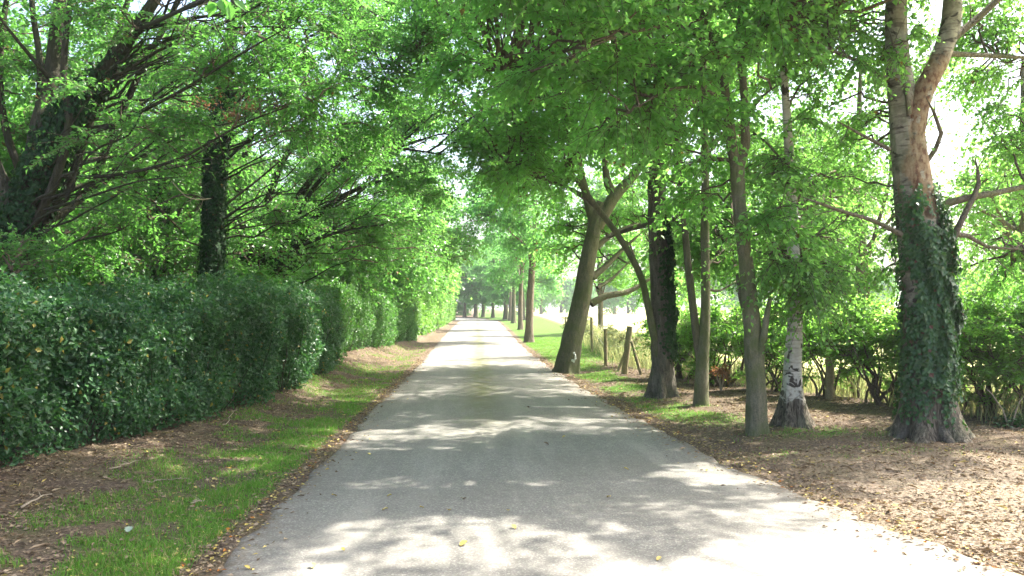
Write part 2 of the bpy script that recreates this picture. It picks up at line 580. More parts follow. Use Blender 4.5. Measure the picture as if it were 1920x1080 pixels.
def crown_parts(limb_pts, clumps, r, leaf=.07, per=26, origin=(0, 0, 0), keep=True, droop=.25, twl=.7, wmul=.72, br=.016, rise=.25, per_branch=13, mi=(0, 1)):
    """limb_pts (k,3) points branches may leave from; clumps [(centre, radii, n_twigs)]"""
    BP, BR, TW, LV, LA, LN, LS = [], [], [], [], [], [], []
    for (c, R, nt_) in clumps:
        nb = max(3, int(nt_ / per_branch))
        e = in_ell(nb, c, R, r)
        cand = limb_pts
        d = np.linalg.norm(cand[None] - e[:, None], axis=2) + np.maximum(0, cand[None, :, 2] - e[:, None, 2]) * 1.2
        s = cand[np.argmin(d + r.random(d.shape) * .6, axis=1)]
        L = np.linalg.norm(e - s, axis=1, keepdims=True)
        mid = (s + e) / 2 + np.array([0, 0, 1.]) * L * rise * (r.random((nb, 1)) * .9 + .1) + r.normal(size=(nb, 3)) * L * .07
        t = np.linspace(0, 1, 8)[None, :, None]
        bp = s[:, None] * (1 - t) ** 2 + 2 * mid[:, None] * t * (1 - t) + e[:, None] * t ** 2
        bp[:, 1:-1] += r.normal(size=bp[:, 1:-1].shape) * .03 * np.minimum(L[:, None], 1.5)
        brad = br * (.5 + .4 * np.minimum(L, 3)) * (1 - .8 * t[0, :, 0])[None] + .002
        BP.append(bp); BR.append(brad)
        nt2 = nb * per_branch
        bi = np.repeat(np.arange(nb), per_branch)
        tt = .3 + .7 * r.random(nt2) ** .8
        f = tt * 7; i0 = np.minimum(f.astype(int), 6); fr = (f - i0)[:, None]
        sp = bp[bi, i0] * (1 - fr) + bp[bi, i0 + 1] * fr
        bd = norm(bp[bi, i0 + 1] - bp[bi, i0])
        td = norm(bd * .6 + norm(r.normal(size=(nt2, 3))) * np.array([1, 1, .45]) * .95 + np.array([0, 0, .06]))
        tl = twl * (.45 + .75 * r.random((nt2, 1)))
        t2 = np.linspace(0, 1, 4)[None, :, None]
        tp = sp[:, None] + td[:, None] * tl[:, None] * t2 + np.array([0, 0, -1.]) * (t2 ** 2) * tl[:, None] * droop * (1 + r.random((nt2, 1, 1)))
        TW.append(tp)
        q = .12 + .88 * (np.arange(per) + r.random((nt2, per))) / per
        f = q * 3; i0 = np.minimum(f.astype(int), 2); fr = (f - i0)[..., None]
        ii = np.arange(nt2)[:, None]
        lp = tp[ii, i0] * (1 - fr) + tp[ii, i0 + 1] * fr
        dd = norm(tp[ii, i0 + 1] - tp[ii, i0])
        up = np.array([0, 0, 1.])
        side = norm(np.cross(dd, up) + 1e-6) * np.where(r.random((nt2, per, 1)) < .5, -1, 1)
        stalk = r.random((nt2, per, 1)) * leaf * .9
        ax = norm(side * .9 + dd * .45 + r.normal(size=lp.shape) * .4 + np.array([0, 0, -1.]) * droop * 1.2)
        nn = norm(up + r.normal(size=lp.shape) * .5)
        lp = lp + ax * stalk
        LV.append(lp.reshape(-1, 3)); LA.append(ax.reshape(-1, 3)); LN.append(nn.reshape(-1, 3))
    BP = np.concatenate(BP); BR = np.concatenate(BR); TW = np.concatenate(TW)
    LV = np.concatenate(LV); LA = np.concatenate(LA); LN = np.concatenate(LN)
    if keep:
        k = ~lit(LV, r)
        k |= r.random(len(k)) < .06
        LV, LA, LN = LV[k], LA[k], LN[k]
        kt = ~lit(TW[:, 2], r)
        TW = TW[kt]
        # drop the branches whose spray is gone
        kb = ~lit(BP[:, 5], r)
        BP, BR = BP[kb], BR[kb]
    o = np.asarray(origin)
    ls = leaf * (.65 + .6 * r.random(len(LV)))
    v1, f1 = tubes(BP - o, BR, 5)
    tr = np.linspace(.005, .0015, 4)[None] * np.ones((len(TW), 1))
    v2, f2 = tubes(TW - o, tr, 3)
    v3, f3 = leaves(LV - o, LA, LN, ls, ls * wmul)
    return [(v1, f1, mi[1], True), (v2, f2, mi[1], False), (v3, f3, mi[0], False, {'tint': np.repeat(np.where(r.random(len(LV)) < .994, np.clip(.55 * r.random(len(LV)) + .42 * vn(LV[:, 0] + LV[:, 2], LV[:, 1] * .7 + LV[:, 2], .45, 91), 0, .98), .999), 2)})]


def ivy_parts(p, r_, r, n, h0, h1, face=None, size=.05, origin=(0, 0, 0), thick=.06, mi=0, patch=.35, bias=None):
    h = np.concatenate([[0], np.cumsum(np.linalg.norm(np.diff(p, axis=0), axis=1))])
    hh = h0 + (h1 - h0) * r.random(n)
    th = r.random(n) * 2 * np.pi
    if bias is not None:
        th = bias[0] + r.normal(size=n) * bias[1]
    k = vn(th * 1.2 + 40, hh, .45, 31) > patch
    edge = sm(hh, h0, h0 + .5) * (1 - sm(hh, h1 - .9, h1))
    k &= r.random(n) < .1 + .9 * edge
    hh, th = hh[k], th[k]
    P_ = np.stack([np.interp(hh, h, p[:, i]) for i in range(3)], 1)
    R_ = np.interp(hh, h, r_)
    out = np.stack([np.cos(th), np.sin(th), 0 * th], 1)
    bump = vn(th * 2 + 11, hh, .3, 33)
    fl = 1 + .35 * np.exp(-hh / .35)
    pos = P_ + out * (R_ * fl * 1.03 + thick * bump * r.random(len(th)) ** .5 * 1.4)[:, None]
    tang = np.stack([-np.sin(th), np.cos(th), 0 * th], 1)
    ax = norm(tang * r.normal(size=(len(th), 1)) * .7 + np.array([0, 0, -1.]) * (.4 + .5 * r.random((len(th), 1))) + out * .25)
    nn = norm(out + r.normal(size=pos.shape) * .55 + np.array([0, 0, .35]))
    s = size * (.55 + .8 * r.random(len(th)))
    v, f = leaves(pos - np.asarray(origin), ax, nn, s, s * .85, .08)
    return [(v, f, mi, False, {'tint': np.repeat(r.random(len(th)), 2)})]


def place(px, py, z=0.0):
    d = ray(px, py)
    t = (z - CAM_H) / d[2]
    return np.array([d[0] * t, d[1] * t])


def limb_line(a, b, r, n=7, sag=.12, wob=.05):
    t = np.linspace(0, 1, n)[:, None]
    L = np.linalg.norm(b - a)
    p = a + (b - a) * t + np.array([0, 0, 1.]) * (np.sin(t * np.pi) * L * sag) + r.normal(size=(n, 3)) * wob * L * .35 * np.sin(t * np.pi)
    return p


class Tree:
    def __init__(s, name, base, label, cat='tree', group=None, seed=0):
        s.base = np.array([base[0], base[1], float(gz(base[0], base[1])) - .03])
        s.root = empty(name, tuple(s.base), label, cat, group)
        s.r = np.random.default_rng(1000 + seed)
        s.pts = []

    def trunk(s, pts, rad, mat='bark', name='trunk', first=True, **k):
        pts = [np.asarray(q, float) for q in pts]
        if first:
            pts[0] = s.base.copy()
        V, Fq, at, pr = trunk_mesh(pts, rad, seed=int(s.r.integers(99)), **k)
        me = mesh_from(name, [(V - s.base, Fq, 0, True, at)])
        o = link(name, me, [mat], s.root)
        s.pts.append(pr[0])
        s.last = pr
        return o, pr

    def limb(s, pts, rad, mat='bark', k=10, name='limb'):
        p, r = resample(pts, rad, .18)
        r = r * (1 + .12 * (s.r.random(len(r)) - .5))
        r = r * np.clip((1 - np.linspace(0, 1, len(r))) * 5, .25, 1)
        V, Fq = tubes(p[None], r[None], k)
        prt = [(V - s.base, Fq, 0, True)]
        L = np.linalg.norm(np.diff(p, axis=0), axis=1).sum()
        nt_ = int(min(14, L * 3.2 + 1)) if name == 'limb' and len(p) > 3 else 0
        if nt_:
            j = (len(p) * (.3 + .68 * s.r.random(nt_))).astype(int).clip(1, len(p) - 2)
            dr = norm(norm(p[j + 1] - p[j]) * .8 + s.r.normal(size=(nt_, 3)) * .55 + np.array([0, 0, .1]))
            ln = (.18 + .42 * s.r.random((nt_, 1, 1)))
            t_ = np.linspace(0, 1, 5)[None, :, None]
            tw = p[j][:, None] + dr[:, None] * ln * t_ + s.r.normal(size=(nt_, 5, 3)) * .02 * t_
            r0 = np.minimum(r[j] * .45, .009)[:, None]
            v2, f2 = tubes(tw, r0 * np.linspace(1, .3, 5)[None], 4)
            prt.append((v2 - s.base, f2, 0, True))
        me = mesh_from(name, prt)
        o = link(name, me, [mat], s.root)
        s.pts.append(p)
        return o, (p, r)

    def roots(s, n, L, rad, mat):
        for i in range(n):
            a = i / n * 2 * np.pi + s.r.random() * .6
            d = np.array([np.cos(a), np.sin(a)])
            q = []
            l_ = L * (.6 + .7 * s.r.random())
            for t in np.linspace(0, 1, 6):
                xy = s.base[:2] + d * (rad * .5 + l_ * t) + s.r.normal(size=2) * .02 * t
                q.append([xy[0], xy[1], float(gz(xy[0], xy[1])) + rad * .9 * (1 - t) ** 1.6 - .02 - .03 * t])
            p, r = resample(q, np.linspace(rad * .34, rad * .1, 6), .06)
            V, Fq = tubes(p[None], r[None], 9)
            link('root', mesh_from('root', [(V - s.base, Fq, 0, True)]), [mat], s.root)

    def crown(s, clumps, leafmat='leaf', twigmat='twig', minz=0.0, name='crown', extra=None, **k):
        pts = np.concatenate(s.pts)
        pts = pts[pts[:, 2] > minz]
        clumps = [(c_, R_, int(n_ * (.78 if c_[2] > 6.2 and s.base[1] < 25 else 1))) for c_, R_, n_ in clumps]
        parts = crown_parts(pts, clumps, s.r, origin=s.base, **k)
        if extra: parts += extra
        me = mesh_from(name, parts)
        return link(name, me, [leafmat, twigmat, 'dry'], s.root)

    def ivy(s, pr, n, h0, h1, mat='ivy', **k):
        me = mesh_from('ivy', ivy_parts(pr[0], pr[1], s.r, n, h0, h1, origin=s.base, **k))
        return link('ivy', me, [mat], s.root)


def FAN(T, pr, n, z0, z1, lr, slope, mat):
    p = pr[0]
    k = np.where((p[:, 2] > z0) & (p[:, 2] < z1))[0]
    for i in range(n):
        a = p[k[int(T.r.random() * len(k))]]
        L = lr[0] + (lr[1] - lr[0]) * T.r.random()
        m = slope[0] + (slope[1] - slope[0]) * T.r.random()
        d = norm(np.array([1., T.r.normal() * .45 - .2, m]))
        q = limb_line(a, a + d * L, T.r, n=8, sag=-.05 + .1 * T.r.random(), wob=.07)
        T.limb(q, np.linspace(.012 + .016 * T.r.random(), .004, 8), mat, k=6)


def PP(lst):
    return [P(*q) for q in lst]


# ------------------------------------------------------------------ ground and lane
def axis_grid(lo, a, b, hi, step, grow=1.12):
    c = list(np.arange(a, b + 1e-6, step))
    s, x = step, a
    left = []
    while x > lo:
        s *= grow; x -= s; left.append(x)
    s, x = step, b
    right = []
    while x < hi:
        s *= grow; x += s; right.append(x)
    return np.array(left[::-1] + c + right)


def grid_mesh(xs, ys, zf, name, mats, attrs, keep=None):
    X, Y = np.meshgrid(xs, ys)
    Z = zf(X, Y)
    V = np.stack([X, Y, Z], -1).reshape(-1, 3)
    nx, ny = len(xs), len(ys)
    idx = np.arange(nx * ny).reshape(ny, nx)
    Fq = np.stack([idx[:-1, :-1], idx[:-1, 1:], idx[1:, 1:], idx[1:, :-1]], -1).reshape(-1, 4)
    me = mesh_from(name, [(V, Fq, 0, True)])
    for a, fn in attrs.items():
        at = me.attributes.new(a, 'FLOAT', 'POINT')
        at.data.foreach_set('value', np.clip(fn(V[:, 0], V[:, 1]), 0, 1).astype(np.float32))
    return link(name, me, mats)


def grass_mask(X, Y):
    dl = road_l(Y) - X            # distance left of lane
    n = vn(X, Y, .7, 40); n2 = vn(X, Y, .22, 41)
    L = sm(dl, .1, .26) * (1 - sm(dl + (n - .5) * 1.3 + .035 * np.clip(Y - 9, 0, 12), .45, 1.15)) * (.3 + .95 * n2) * sm(vn(X, Y, 1.1, 44) * .6 + n2 * .4, .22, .5)
    L = L + .5 * sm(dl, .2, .6) * (1 - sm(dl, 1.5, 2.1)) * sm(n * .6 + n2 * .4, .45, .6)
    L *= np.where(Y > 16, np.clip(1 - (Y - 16) / 18, .35, 1) * sm(n + .3, .5, .7), 1)
    dr = X - road_r(Y)
    R = sm(dr, .15, .5) * (1 - sm(dr, 1.0, 1.7)) * sm(Y, 9.8, 11.5) * sm(n * .6 + n2 * .4 + .04 * np.clip(Y - 17, 0, 8), .38, .62)
    R = np.maximum(R, sm(Y, 21, 24) * sm(dr, .1, .4) * .95)
    patch = np.exp(-(((X - 4.2) / .65) ** 2 + ((Y - 9.6) / .35) ** 2)) * 1.1 * sm(n2, .25, .6)
    patch2 = np.exp(-(((X - 3.6) / 1.6) ** 2 + ((Y - 8.3) / .35) ** 2)) * .35 * sm(n2, .3, .6)
    return np.clip(np.where(X < 0, L, np.maximum(np.maximum(R, patch), patch2)), 0, 1)


def field_mask(X, Y):
    return sm(X - fence_x(Y), .5, 2.0)


def dry_sunlit_mask(X, Y):  # dry soil of the near right corner, painted paler where sun falls
    return sm(X + .3 * (8.5 - Y), 2, 5) * (1 - sm(Y, 6.5, 9.5)) * (X > 0)


xs = axis_grid(-600, -7, 10, 600, .11, 1.13)
ys = axis_grid(-60, 3.5, 26, 900, .12, 1.07)
g = grid_mesh(xs, ys, lambda X, Y: gz(X, Y), 'ground', ['soil'], {'grass': grass_mask, 'field': field_mask, 'dry': dry_sunlit_mask})
tag(g, kind='structure')

# lane strip with ragged edges and a slight camber
ys = np.concatenate([np.arange(-14, 26, .1), np.arange(26, 126, .6)])
us = np.concatenate([np.linspace(0, .06, 6), np.linspace(.08, .92, 31), np.linspace(.94, 1, 6)])
Yg, U = np.meshgrid(ys, us, indexing='ij')
l_ = road_l(Yg) + (vn(Yg * 0, Yg, .28, 50) - .5) * .10 + (vn(Yg * 0, Yg, .07, 51) - .5) * .035
r_ = road_r(Yg) + (vn(Yg * 0, Yg, .31, 52) - .5) * .16 + (vn(Yg * 0, Yg, .08, 53) - .5) * .05
Xg = l_ + (r_ - l_) * U
Zg = .012 + .03 * (1 - (2 * U - 1) ** 2) - .05 * ((U == 0) | (U == 1))
V = np.stack([Xg, Yg, Zg], -1).reshape(-1, 3)
idx = np.arange(len(ys) * len(us)).reshape(len(ys), len(us))
Fq = np.stack([idx[:-1, :-1], idx[:-1, 1:], idx[1:, 1:], idx[1:, :-1]], -1).reshape(-1, 4)
me = mesh_from('lane', [(V, Fq, 0, True)])
at = me.attributes.new('moss', 'FLOAT', 'POINT')
cx = V[:, 0] - .08
at.data.foreach_set('value', (np.exp(-(cx / .3) ** 2) * sm(V[:, 1], 8, 15) * (1 - .5 * sm(V[:, 1], 40, 80)) * .9).astype(np.float32))
at = me.attributes.new('dirt', 'FLOAT', 'POINT')
w = (r_ - l_).reshape(-1); Uf = U.reshape(-1)
at.data.foreach_set('value', np.clip(np.exp(-Uf * w / .12) + np.exp(-(1 - Uf) * w / .16), 0, 1).astype(np.float32))
tag(link('lane', me, ['asphalt']), kind='structure')


# ------------------------------------------------------------------ grass, litter
def blades(n, region, dens, hgt, wid, lean=.4, seed=1):
    r = np.random.default_rng(seed)
    x0, x1, y0, y1 = region
    # more blades near the camera
    Y = y0 * (y1 / y0) ** r.random(n)
    X = x0 + (x1 - x0) * r.random(n)
    k = r.random(n) < dens(X, Y)
    X, Y = X[k], Y[k]
    n = len(X)
    h = hgt * (.4 + .9 * r.random(n)) * (.6 + .8 * vn(X, Y, .3, 60))
    w = wid * (.7 + .6 * r.random(n)) * (1 + Y / 14)
    th = r.random(n) * 2 * np.pi
    b = np.stack([np.cos(th), np.sin(th), 0 * th], 1) * w[:, None] * .5
    ln = r.normal(size=(n, 2)) * lean
    base = np.stack([X, Y, gz(X, Y) - .01], 1)
    mid = base + np.stack([ln[:, 0] * h * .35, ln[:, 1] * h * .35, h * .6], 1)
    tip = base + np.stack([ln[:, 0] * h, ln[:, 1] * h, h * (.95 - .2 * np.abs(ln[:, 0]))], 1)
    V = np.stack([base - b, base + b, mid - b * .7, mid + b * .7, tip], 1).reshape(-1, 3)
    i = np.arange(n)[:, None] * 5
    q = i + np.array([0, 1, 3, 2]); t = i + np.array([2, 3, 4])
    tint = r.random(n)
    e = np.zeros((0, 3))
    return [(V, q, 0, False, {'tint': tint})], V, t, tint


def grass_obj(name, n, region, dens, hgt, wid, lean, seed, mat, label, cat):
    parts, V, t, tint = blades(n, region, dens, hgt, wid, lean, seed)
    # tip triangles share the vertices: added as a second part with its own copy
    parts.append((V, t, 0, False, {'tint': tint}))
    me = mesh_from(name, parts)
    return tag(link(name, me, [mat]), label, cat, kind='stuff')


grass_obj('grass', 230000, (-4.2, -1.6, 3.8, 34), lambda X, Y: grass_mask(X, Y) ** 1.3, .055, .0045, .5, 5, 'grass',
          'bright green grass strip between the lane and the left hedge', 'grass')
grass_obj('grass', 150000, (1.8, 5.4, 6, 40), lambda X, Y: grass_mask(X, Y) * .7, .045, .004, .5, 6, 'grass',
          'thin patchy grass around the feet of the right hand trees', 'grass')
grass_obj('tall_grass', 90000, (2.6, 11, 9, 45), lambda X, Y: sm(X - fence_x(Y), -.1, .8) * (1 - sm(X - fence_x(Y), 1.2, 3.5)) * (.25 + .9 * vn(X, Y, .8, 90)), .5, .006, .45, 7, 'tall',
          'tall pale seeding grass beyond the fence posts and right hedge', 'grass')


def litter(n, region, dens, size, seed, zoff=.006, flat=.35):
    r = np.random.default_rng(seed)
    x0, x1, y0, y1 = region
    Y = y0 * (y1 / y0) ** r.random(n)
    X = x0 + (x1 - x0) * r.random(n)
    k = r.random(n) < dens(X, Y)
    X, Y = X[k], Y[k]; n = len(X)
    on = (X > road_l(Y) + .02) & (X < road_r(Y) - .02)
    u = np.clip((X - road_l(Y)) / (road_r(Y) - road_l(Y)), 0, 1)
    z = np.where(on, .014 + .03 * (1 - (2 * u - 1) ** 2), gz(X, Y) + .004)
    pos = np.stack([X, Y, z + zoff], 1)
    th = r.random(n) * 2 * np.pi
    ax = np.stack([np.cos(th), np.sin(th), r.normal(size=n) * flat * .5], 1)
    nn = norm(np.array([0, 0, 1.]) + r.normal(size=(n, 3)) * flat)
    s = size * (.5 + .9 * r.random(n))
    v, f = leaves(pos, ax, nn, s, s * (.35 + .4 * r.random(n)), .1)
    return [(v, f, 0, False, {'tint': np.repeat(r.random(n), 2)})]


def edge_d(X, Y):
    return np.exp(-np.abs(X - road_l(Y) + .08) / .09) * .9 + np.exp(-np.abs(X - road_r(Y) - .1) / .14) * .8


def litter_d(X, Y):
    out = (X < road_l(Y) - .02) | (X > road_r(Y) + .02)
    dl = road_l(Y) - X
    n = vn(X, Y, .5, 70)
    base = np.where(X < 0, .3 + .45 * sm(dl, .7, 1.4), .6) * (.35 + n)
    base = base * (1 - sm(X - fence_x(Y), -.2, .6))
    base = base * (X > hedge_x(Y) - .6)
    return np.clip(out * base + edge_d(X, Y), 0, 1)


me = mesh_from('leaf_litter', litter(170000, (-5.2, 7.2, 4.0, 30), litter_d, .034, 8))
tag(link('leaf_litter', me, ['litter']), 'brown and tan fallen leaves and twigs scattered over both verges', 'leaf litter', kind='stuff')
me = mesh_from('leaf_litter', litter(26000, (-2.6, 3.2, 4.2, 24), lambda X, Y: edge_d(X, Y) * .6 + (X < road_l(Y)) * .13, .034, 9, .01))
tag(link('leaf_litter', me, ['litter_y']), 'yellow fallen leaves gathered along the edges of the lane', 'leaf litter', kind='stuff')


V_, F_, i_, s_, a_ = litter(26000, (-5, 7.0, 4.0, 24), lambda X, Y: litter_d(X, Y) * .6, .09, 12)[0]
q_ = V_.reshape(-1, 4, 3)
mid_ = (q_[:, 1] + q_[:, 3]) / 2
q_[:, 1] = mid_ + (q_[:, 1] - mid_) * .12
q_[:, 3] = mid_ + (q_[:, 3] - mid_) * .12
tag(link('twig_litter', mesh_from('twig_litter', [(q_.reshape(-1, 3), F_, i_, s_, a_)]), ['litter']), 'fine dead twigs and straws strewn over the bare soil of the verges', 'twigs', kind='stuff')


def single_leaf(px, py, size, mat, label, group=None, seed=0):
    r = np.random.default_rng(seed)
    x, y = place(px, py, .04)
    th = r.random() * 6.28
    n = 9
    t = np.linspace(0, 1, n)
    w = np.sin(t * np.pi) ** .7 * .36 * (1 + .25 * np.sin(t * 22)) * size
    z = .006 + .012 * np.sin(t * np.pi + 1) * (size / .07)
    cup = .008
    V = np.concatenate([np.stack([t * size, w, z + cup], 1), np.stack([t * size, 0 * t, z], 1), np.stack([t * size, -w, z + cup], 1)])
    idx = np.arange(3 * n).reshape(3, n)
    Fq = np.concatenate([np.stack([idx[a, :-1], idx[a, 1:], idx[a + 1, 1:], idx[a + 1, :-1]], -1) for a in (0, 1)])
    me = mesh_from('fallen_leaf', [(V, Fq[:, ::-1], 0, True, {'tint': np.full(len(Fq), r.random() * .8)})])
    u = np.clip((x - road_l(y)) / (road_r(y) - road_l(y)), 0, 1)
    z = .014 + .03 * (1 - (2 * u - 1) ** 2) if 0 < u < 1 else float(gz(x, y)) + .03
    o = link('fallen_leaf', me, [mat], None, (x, y, z))
    o.rotation_euler = (0, 0, th)
    return tag(o, label, 'fallen leaf', group)


for i, (px, py) in enumerate([(875, 1020), (727, 955), (842, 960), (787, 953), (458, 1060), (585, 1058), (734, 929), (1239, 1050), (1145, 935),
                              (640, 1029), (1170, 880), (622, 928), (953, 961), (690, 850), (960, 990), (1325, 880), (1060, 820)]):
    single_leaf(px, py, .065 if i == 0 else .035 + .015 * ((i * 7) % 3) / 2, 'litter_y',
                'small curled yellow leaf lying loose on the grey asphalt' if i else 'largest pale fallen leaf on the near middle of the lane',
                'loose yellow leaves on the lane' if i else None, seed=i)
for i, (px, py, lb) in enumerate([(868, 939, 'small dark brown leaf on the middle of the near lane'),
                                  (1020, 833, 'dark crumpled brown leaf on the lane among sun streaks'),
                                  (988, 765, 'tiny dark brown leaf far along the right half of the lane')]):
    single_leaf(px, py, .06, 'litter', lb, seed=30 + i)
single_leaf(243, 997, .07, 'silver', 'pale silvery fallen leaf lying in the left grass strip', seed=50)


def stick(px, py, px2, py2, rad, label, seed):
    r = np.random.default_rng(seed)
    a = place(px, py, .1); b = place(px2, py2, .1)
    n = 9
    t = np.linspace(0, 1, n)[:, None]
    xy = a + (b - a) * t + r.normal(size=(n, 2)) * .015
    z = gz(xy[:, 0], xy[:, 1]) + .025 + .02 * r.random(n)
    p = np.column_stack([xy, z])
    o0 = p[0].copy()
    mid = p[5]
    d = np.array([r.normal() * .1, .05, .03])
    fork = np.stack([mid + d * s for s in np.linspace(0, 1, n)])
    V, Fq = tubes(np.stack([p, fork]) - o0, np.stack([np.linspace(rad, rad * .4, n), np.linspace(rad * .5, rad * .2, n)]), 6)
    me = mesh_from('stick', [(V, Fq, 0, True)])
    tag(link('stick', me, ['stick'], None, tuple(o0)), label, 'stick', 'dead sticks under the left hedge')


stick(35, 940, 98, 918, .010, 'pale dead stick on the soil nearest the left picture edge', 1)
stick(205, 880, 260, 865, .007, 'short bare stick under the near end of the dark hedge', 2)
stick(265, 893, 355, 888, .006, 'thin stick lying on bare soil left of the grass strip', 3)
stick(360, 932, 388, 924, .006, 'small twig lying in the grass strip beside the bare soil', 4)
stick(420, 800, 446, 770, .006, 'twig poking out from the foot of the dark hedge', 5)


# ------------------------------------------------------------------ right hand trees
def clump(px, py, Y, rx, ry, rz, n):
    return (P(px, py, Y), (rx, ry, rz), n)


# 1 old ivy-clad birch
b = place(1742, 818, .05)
T = Tree('birch_tree', b, 'thick old birch wrapped in green ivy with peeling orange bark above', 'birch tree', seed=1)
YB = T.base[1]


def peelf(c):
    q = c - 0
    h = c[:, 2]
    return sm(h, 2.55, 2.8) * (1 - sm(h, 3.9, 4.2)) * sm(c[:, 0] - 5.06 - .16 * (vn(c[:, 1] * 3, h, .25, 3) - .5), 0, .06) * .9


tr, pr = T.trunk([T.base, P(1738, 720, YB), P(1738, 600, YB), P(1728, 480, YB), P(1712, 350, YB), P(1700, 240, YB), P(1685, 130, YB), P(1680, 20, YB), P(1684, -150, YB), P(1670, -420, YB)],
                 [.285, .26, .255, .245, .215, .185, .14, .12, .10, .05], 'birch_big', k=44, step=.05, flare=.42, rough=.05, lobes=6, peel=peelf)
s2, pr2 = T.trunk([P(1712, 330, YB - .03), P(1712, 260, YB - .08), P(1728, 180, YB - .12), P(1762, 110, YB - .14), P(1783, 40, YB - .12), P(1788, -60, YB - .1), P(1800, -260, YB), P(1790, -420, YB)],
                  [.11, .12, .115, .11, .11, .095, .07, .035], 'birch_big', name='limb', first=False, k=26, step=.06, flare=0, rough=.06,
                  peel=lambda c: (1 - sm(c[:, 2], 4.45, 4.7)) * .9)
for pts, rd in [([(1768, 490, YB), (1790, 440, YB - .1), (1812, 395, YB - .1), (1835, 345, YB - .1), (1828, 295, YB - .1)], (.05, .04, .035, .03, .02)),
                ([(1765, 385, YB), (1810, 372, YB), (1865, 362, YB + .1), (1930, 348, YB + .2), (2020, 330, YB + .3)], (.05, .045, .04, .03, .015)),
                ([(1770, 440, YB), (1815, 442, YB + .2), (1850, 462, YB + .3), (1925, 468, YB + .4)], (.035, .03, .02, .012)),
                ([(1690, 440, YB - .2), (1640, 415, YB - .3), (1570, 393, YB - .5), (1500, 368, YB - .7)], (.03, .025, .02, .01)),
                ([(1668, 280, YB - .2), (1620, 255, YB - .3), (1565, 225, YB - .4)], (.025, .018, .01)),
                ([(1666, 150, YB - .1), (1610, 115, YB - .2), (1560, 95, YB - .3), (1500, 60, YB - .4)], (.03, .024, .018, .01)),
                ([(1776, 80, YB - .1), (1820, 45, YB), (1870, 0, YB), (1920, -60, YB)], (.05, .045, .04, .02)),
                ([(1740, 300, YB), (1765, 250, YB - .1), (1735, 180, YB - .3)], (.03, .025, .01)),
                ([(1705, 215, YB - .2), (1695, 150, YB - .25), (1668, 60, YB - .3)], (.03, .022, .012)),
                ([(1766, 100, YB - .1), (1870, 105, YB + .4), (1960, 110, YB + .8)], (.035, .028, .012))]:
    T.limb(PP(pts), rd, 'bark')
T.ivy(pr, 15000, .5, 3.05, 'ivy', bias=(-1.3, .75), patch=.33, thick=.12, size=.055)
T.ivy(pr, 11000, .05, 2.95, 'ivy', patch=.42, thick=.06, size=.05)
T.crown([clump(1620, 60, YB, 1.0, .9, .7, 150), clump(1480, 10, YB + .3, .9, .9, .5, 110), clump(1860, 30, YB + .9, .7, .6, .5, 130), clump(1905, 180, YB + 1, .45, .5, .6, 80),
         clump(1560, 260, YB + 1.3, .7, .6, .8, 110), clump(1900, 420, YB + .8, .5, .5, .35, 55), clump(1720, -160, YB + .5, 2.0, 1.6, .9, 420), (np.array([7.8, 9.4, 6.9]), (2.4, 1.8, .8), 420), (np.array([10.2, 10.4, 7.1]), (2.5, 2.0, .8), 380), (np.array([8.8, 12.2, 8.4]), (2.6, 2.2, .9), 380), (np.array([9.8, 8.9, 6.7]), (2.2, 1.5, .6), 330), (np.array([12.4, 9.6, 7.0]), (2.2, 1.8, .7), 300), clump(1800, -520, YB + 1.0, 2.2, 1.7, 1.5, 420),  # fixed-coordinate clumps: unseen overhead foliage added to shade the right verge
         clump(1880, 270, YB + 1.4, .45, .5, .5, 60), clump(1790, 170, YB + 1.6, .4, .4, .4, 40), clump(1830, 520, YB + 1.8, .5, .4, .35, 50), clump(1870, 560, YB + 2.0, .6, .4, .4, 70), clump(1600, -350, YB + 1.2, 1.8, 1.4, 1.2, 260), clump(1690, 480, YB + .7, .35, .3, .6, 60)],
        'leaf_b', minz=2.2, leaf=.055, per=24, droop=.5, twl=.6, wmul=.8)

T.roots(7, .32, .34, 'bark_rough')

# 2 slim birch
b = place(1487, 800, .05)
T = Tree('birch_tree', b, 'slim white birch with dark flared foot between the mossy tree and the ivy-clad birch', 'birch tree', seed=2)
Y0 = T.base[1]
tr, pr = T.trunk([T.base, P(1486, 720, Y0), P(1490, 620, Y0), P(1490, 560, Y0), P(1487, 440, Y0), P(1482, 330, Y0), P(1474, 200, Y0), P(1465, 60, Y0), P(1455, -150, Y0), P(1450, -320, Y0)],
                 [.12, .105, .09, .085, .072, .063, .052, .042, .03, .015], 'birch', k=24, flare=.85, rough=.07, lobes=5)
for pts, rd in [([(1487, 420, Y0), (1500, 360, Y0), (1512, 310, Y0)], (.02, .015, .008)), ([(1480, 320, Y0), (1440, 270, Y0), (1400, 240, Y0 + .2)], (.02, .014, .008)),
                ([(1474, 210, Y0), (1500, 160, Y0), (1545, 130, Y0)], (.02, .014, .008)), ([(1488, 470, Y0), (1530, 440, Y0 - .2), (1560, 440, Y0 - .4)], (.018, .012, .006))]:
    T.limb(PP(pts), rd, 'bark')
T.crown([clump(1500, 520, Y0 - .5, .6, .5, .45, 150), clump(1450, 300, Y0, .6, .6, .8, 130), clump(1540, 400, Y0 + .4, .5, .5, .8, 110), clump(1480, 80, Y0, .8, .8, .8, 170), clump(1560, 470, Y0 + 1, .7, .5, .5, 130), clump(1450, 470, Y0 + 1, .6, .5, .5, 110), clump(1620, 400, Y0 + 2, .8, .5, .7, 120),
         clump(1460, -150, Y0, 1.2, 1.2, .9, 260), clump(1560, 500, Y0 - .2, .35, .4, .4, 60)],
        'leaf_b', minz=2.0, leaf=.06, per=24, droop=.4)

T.roots(5, .22, .17, 'bark_rough')

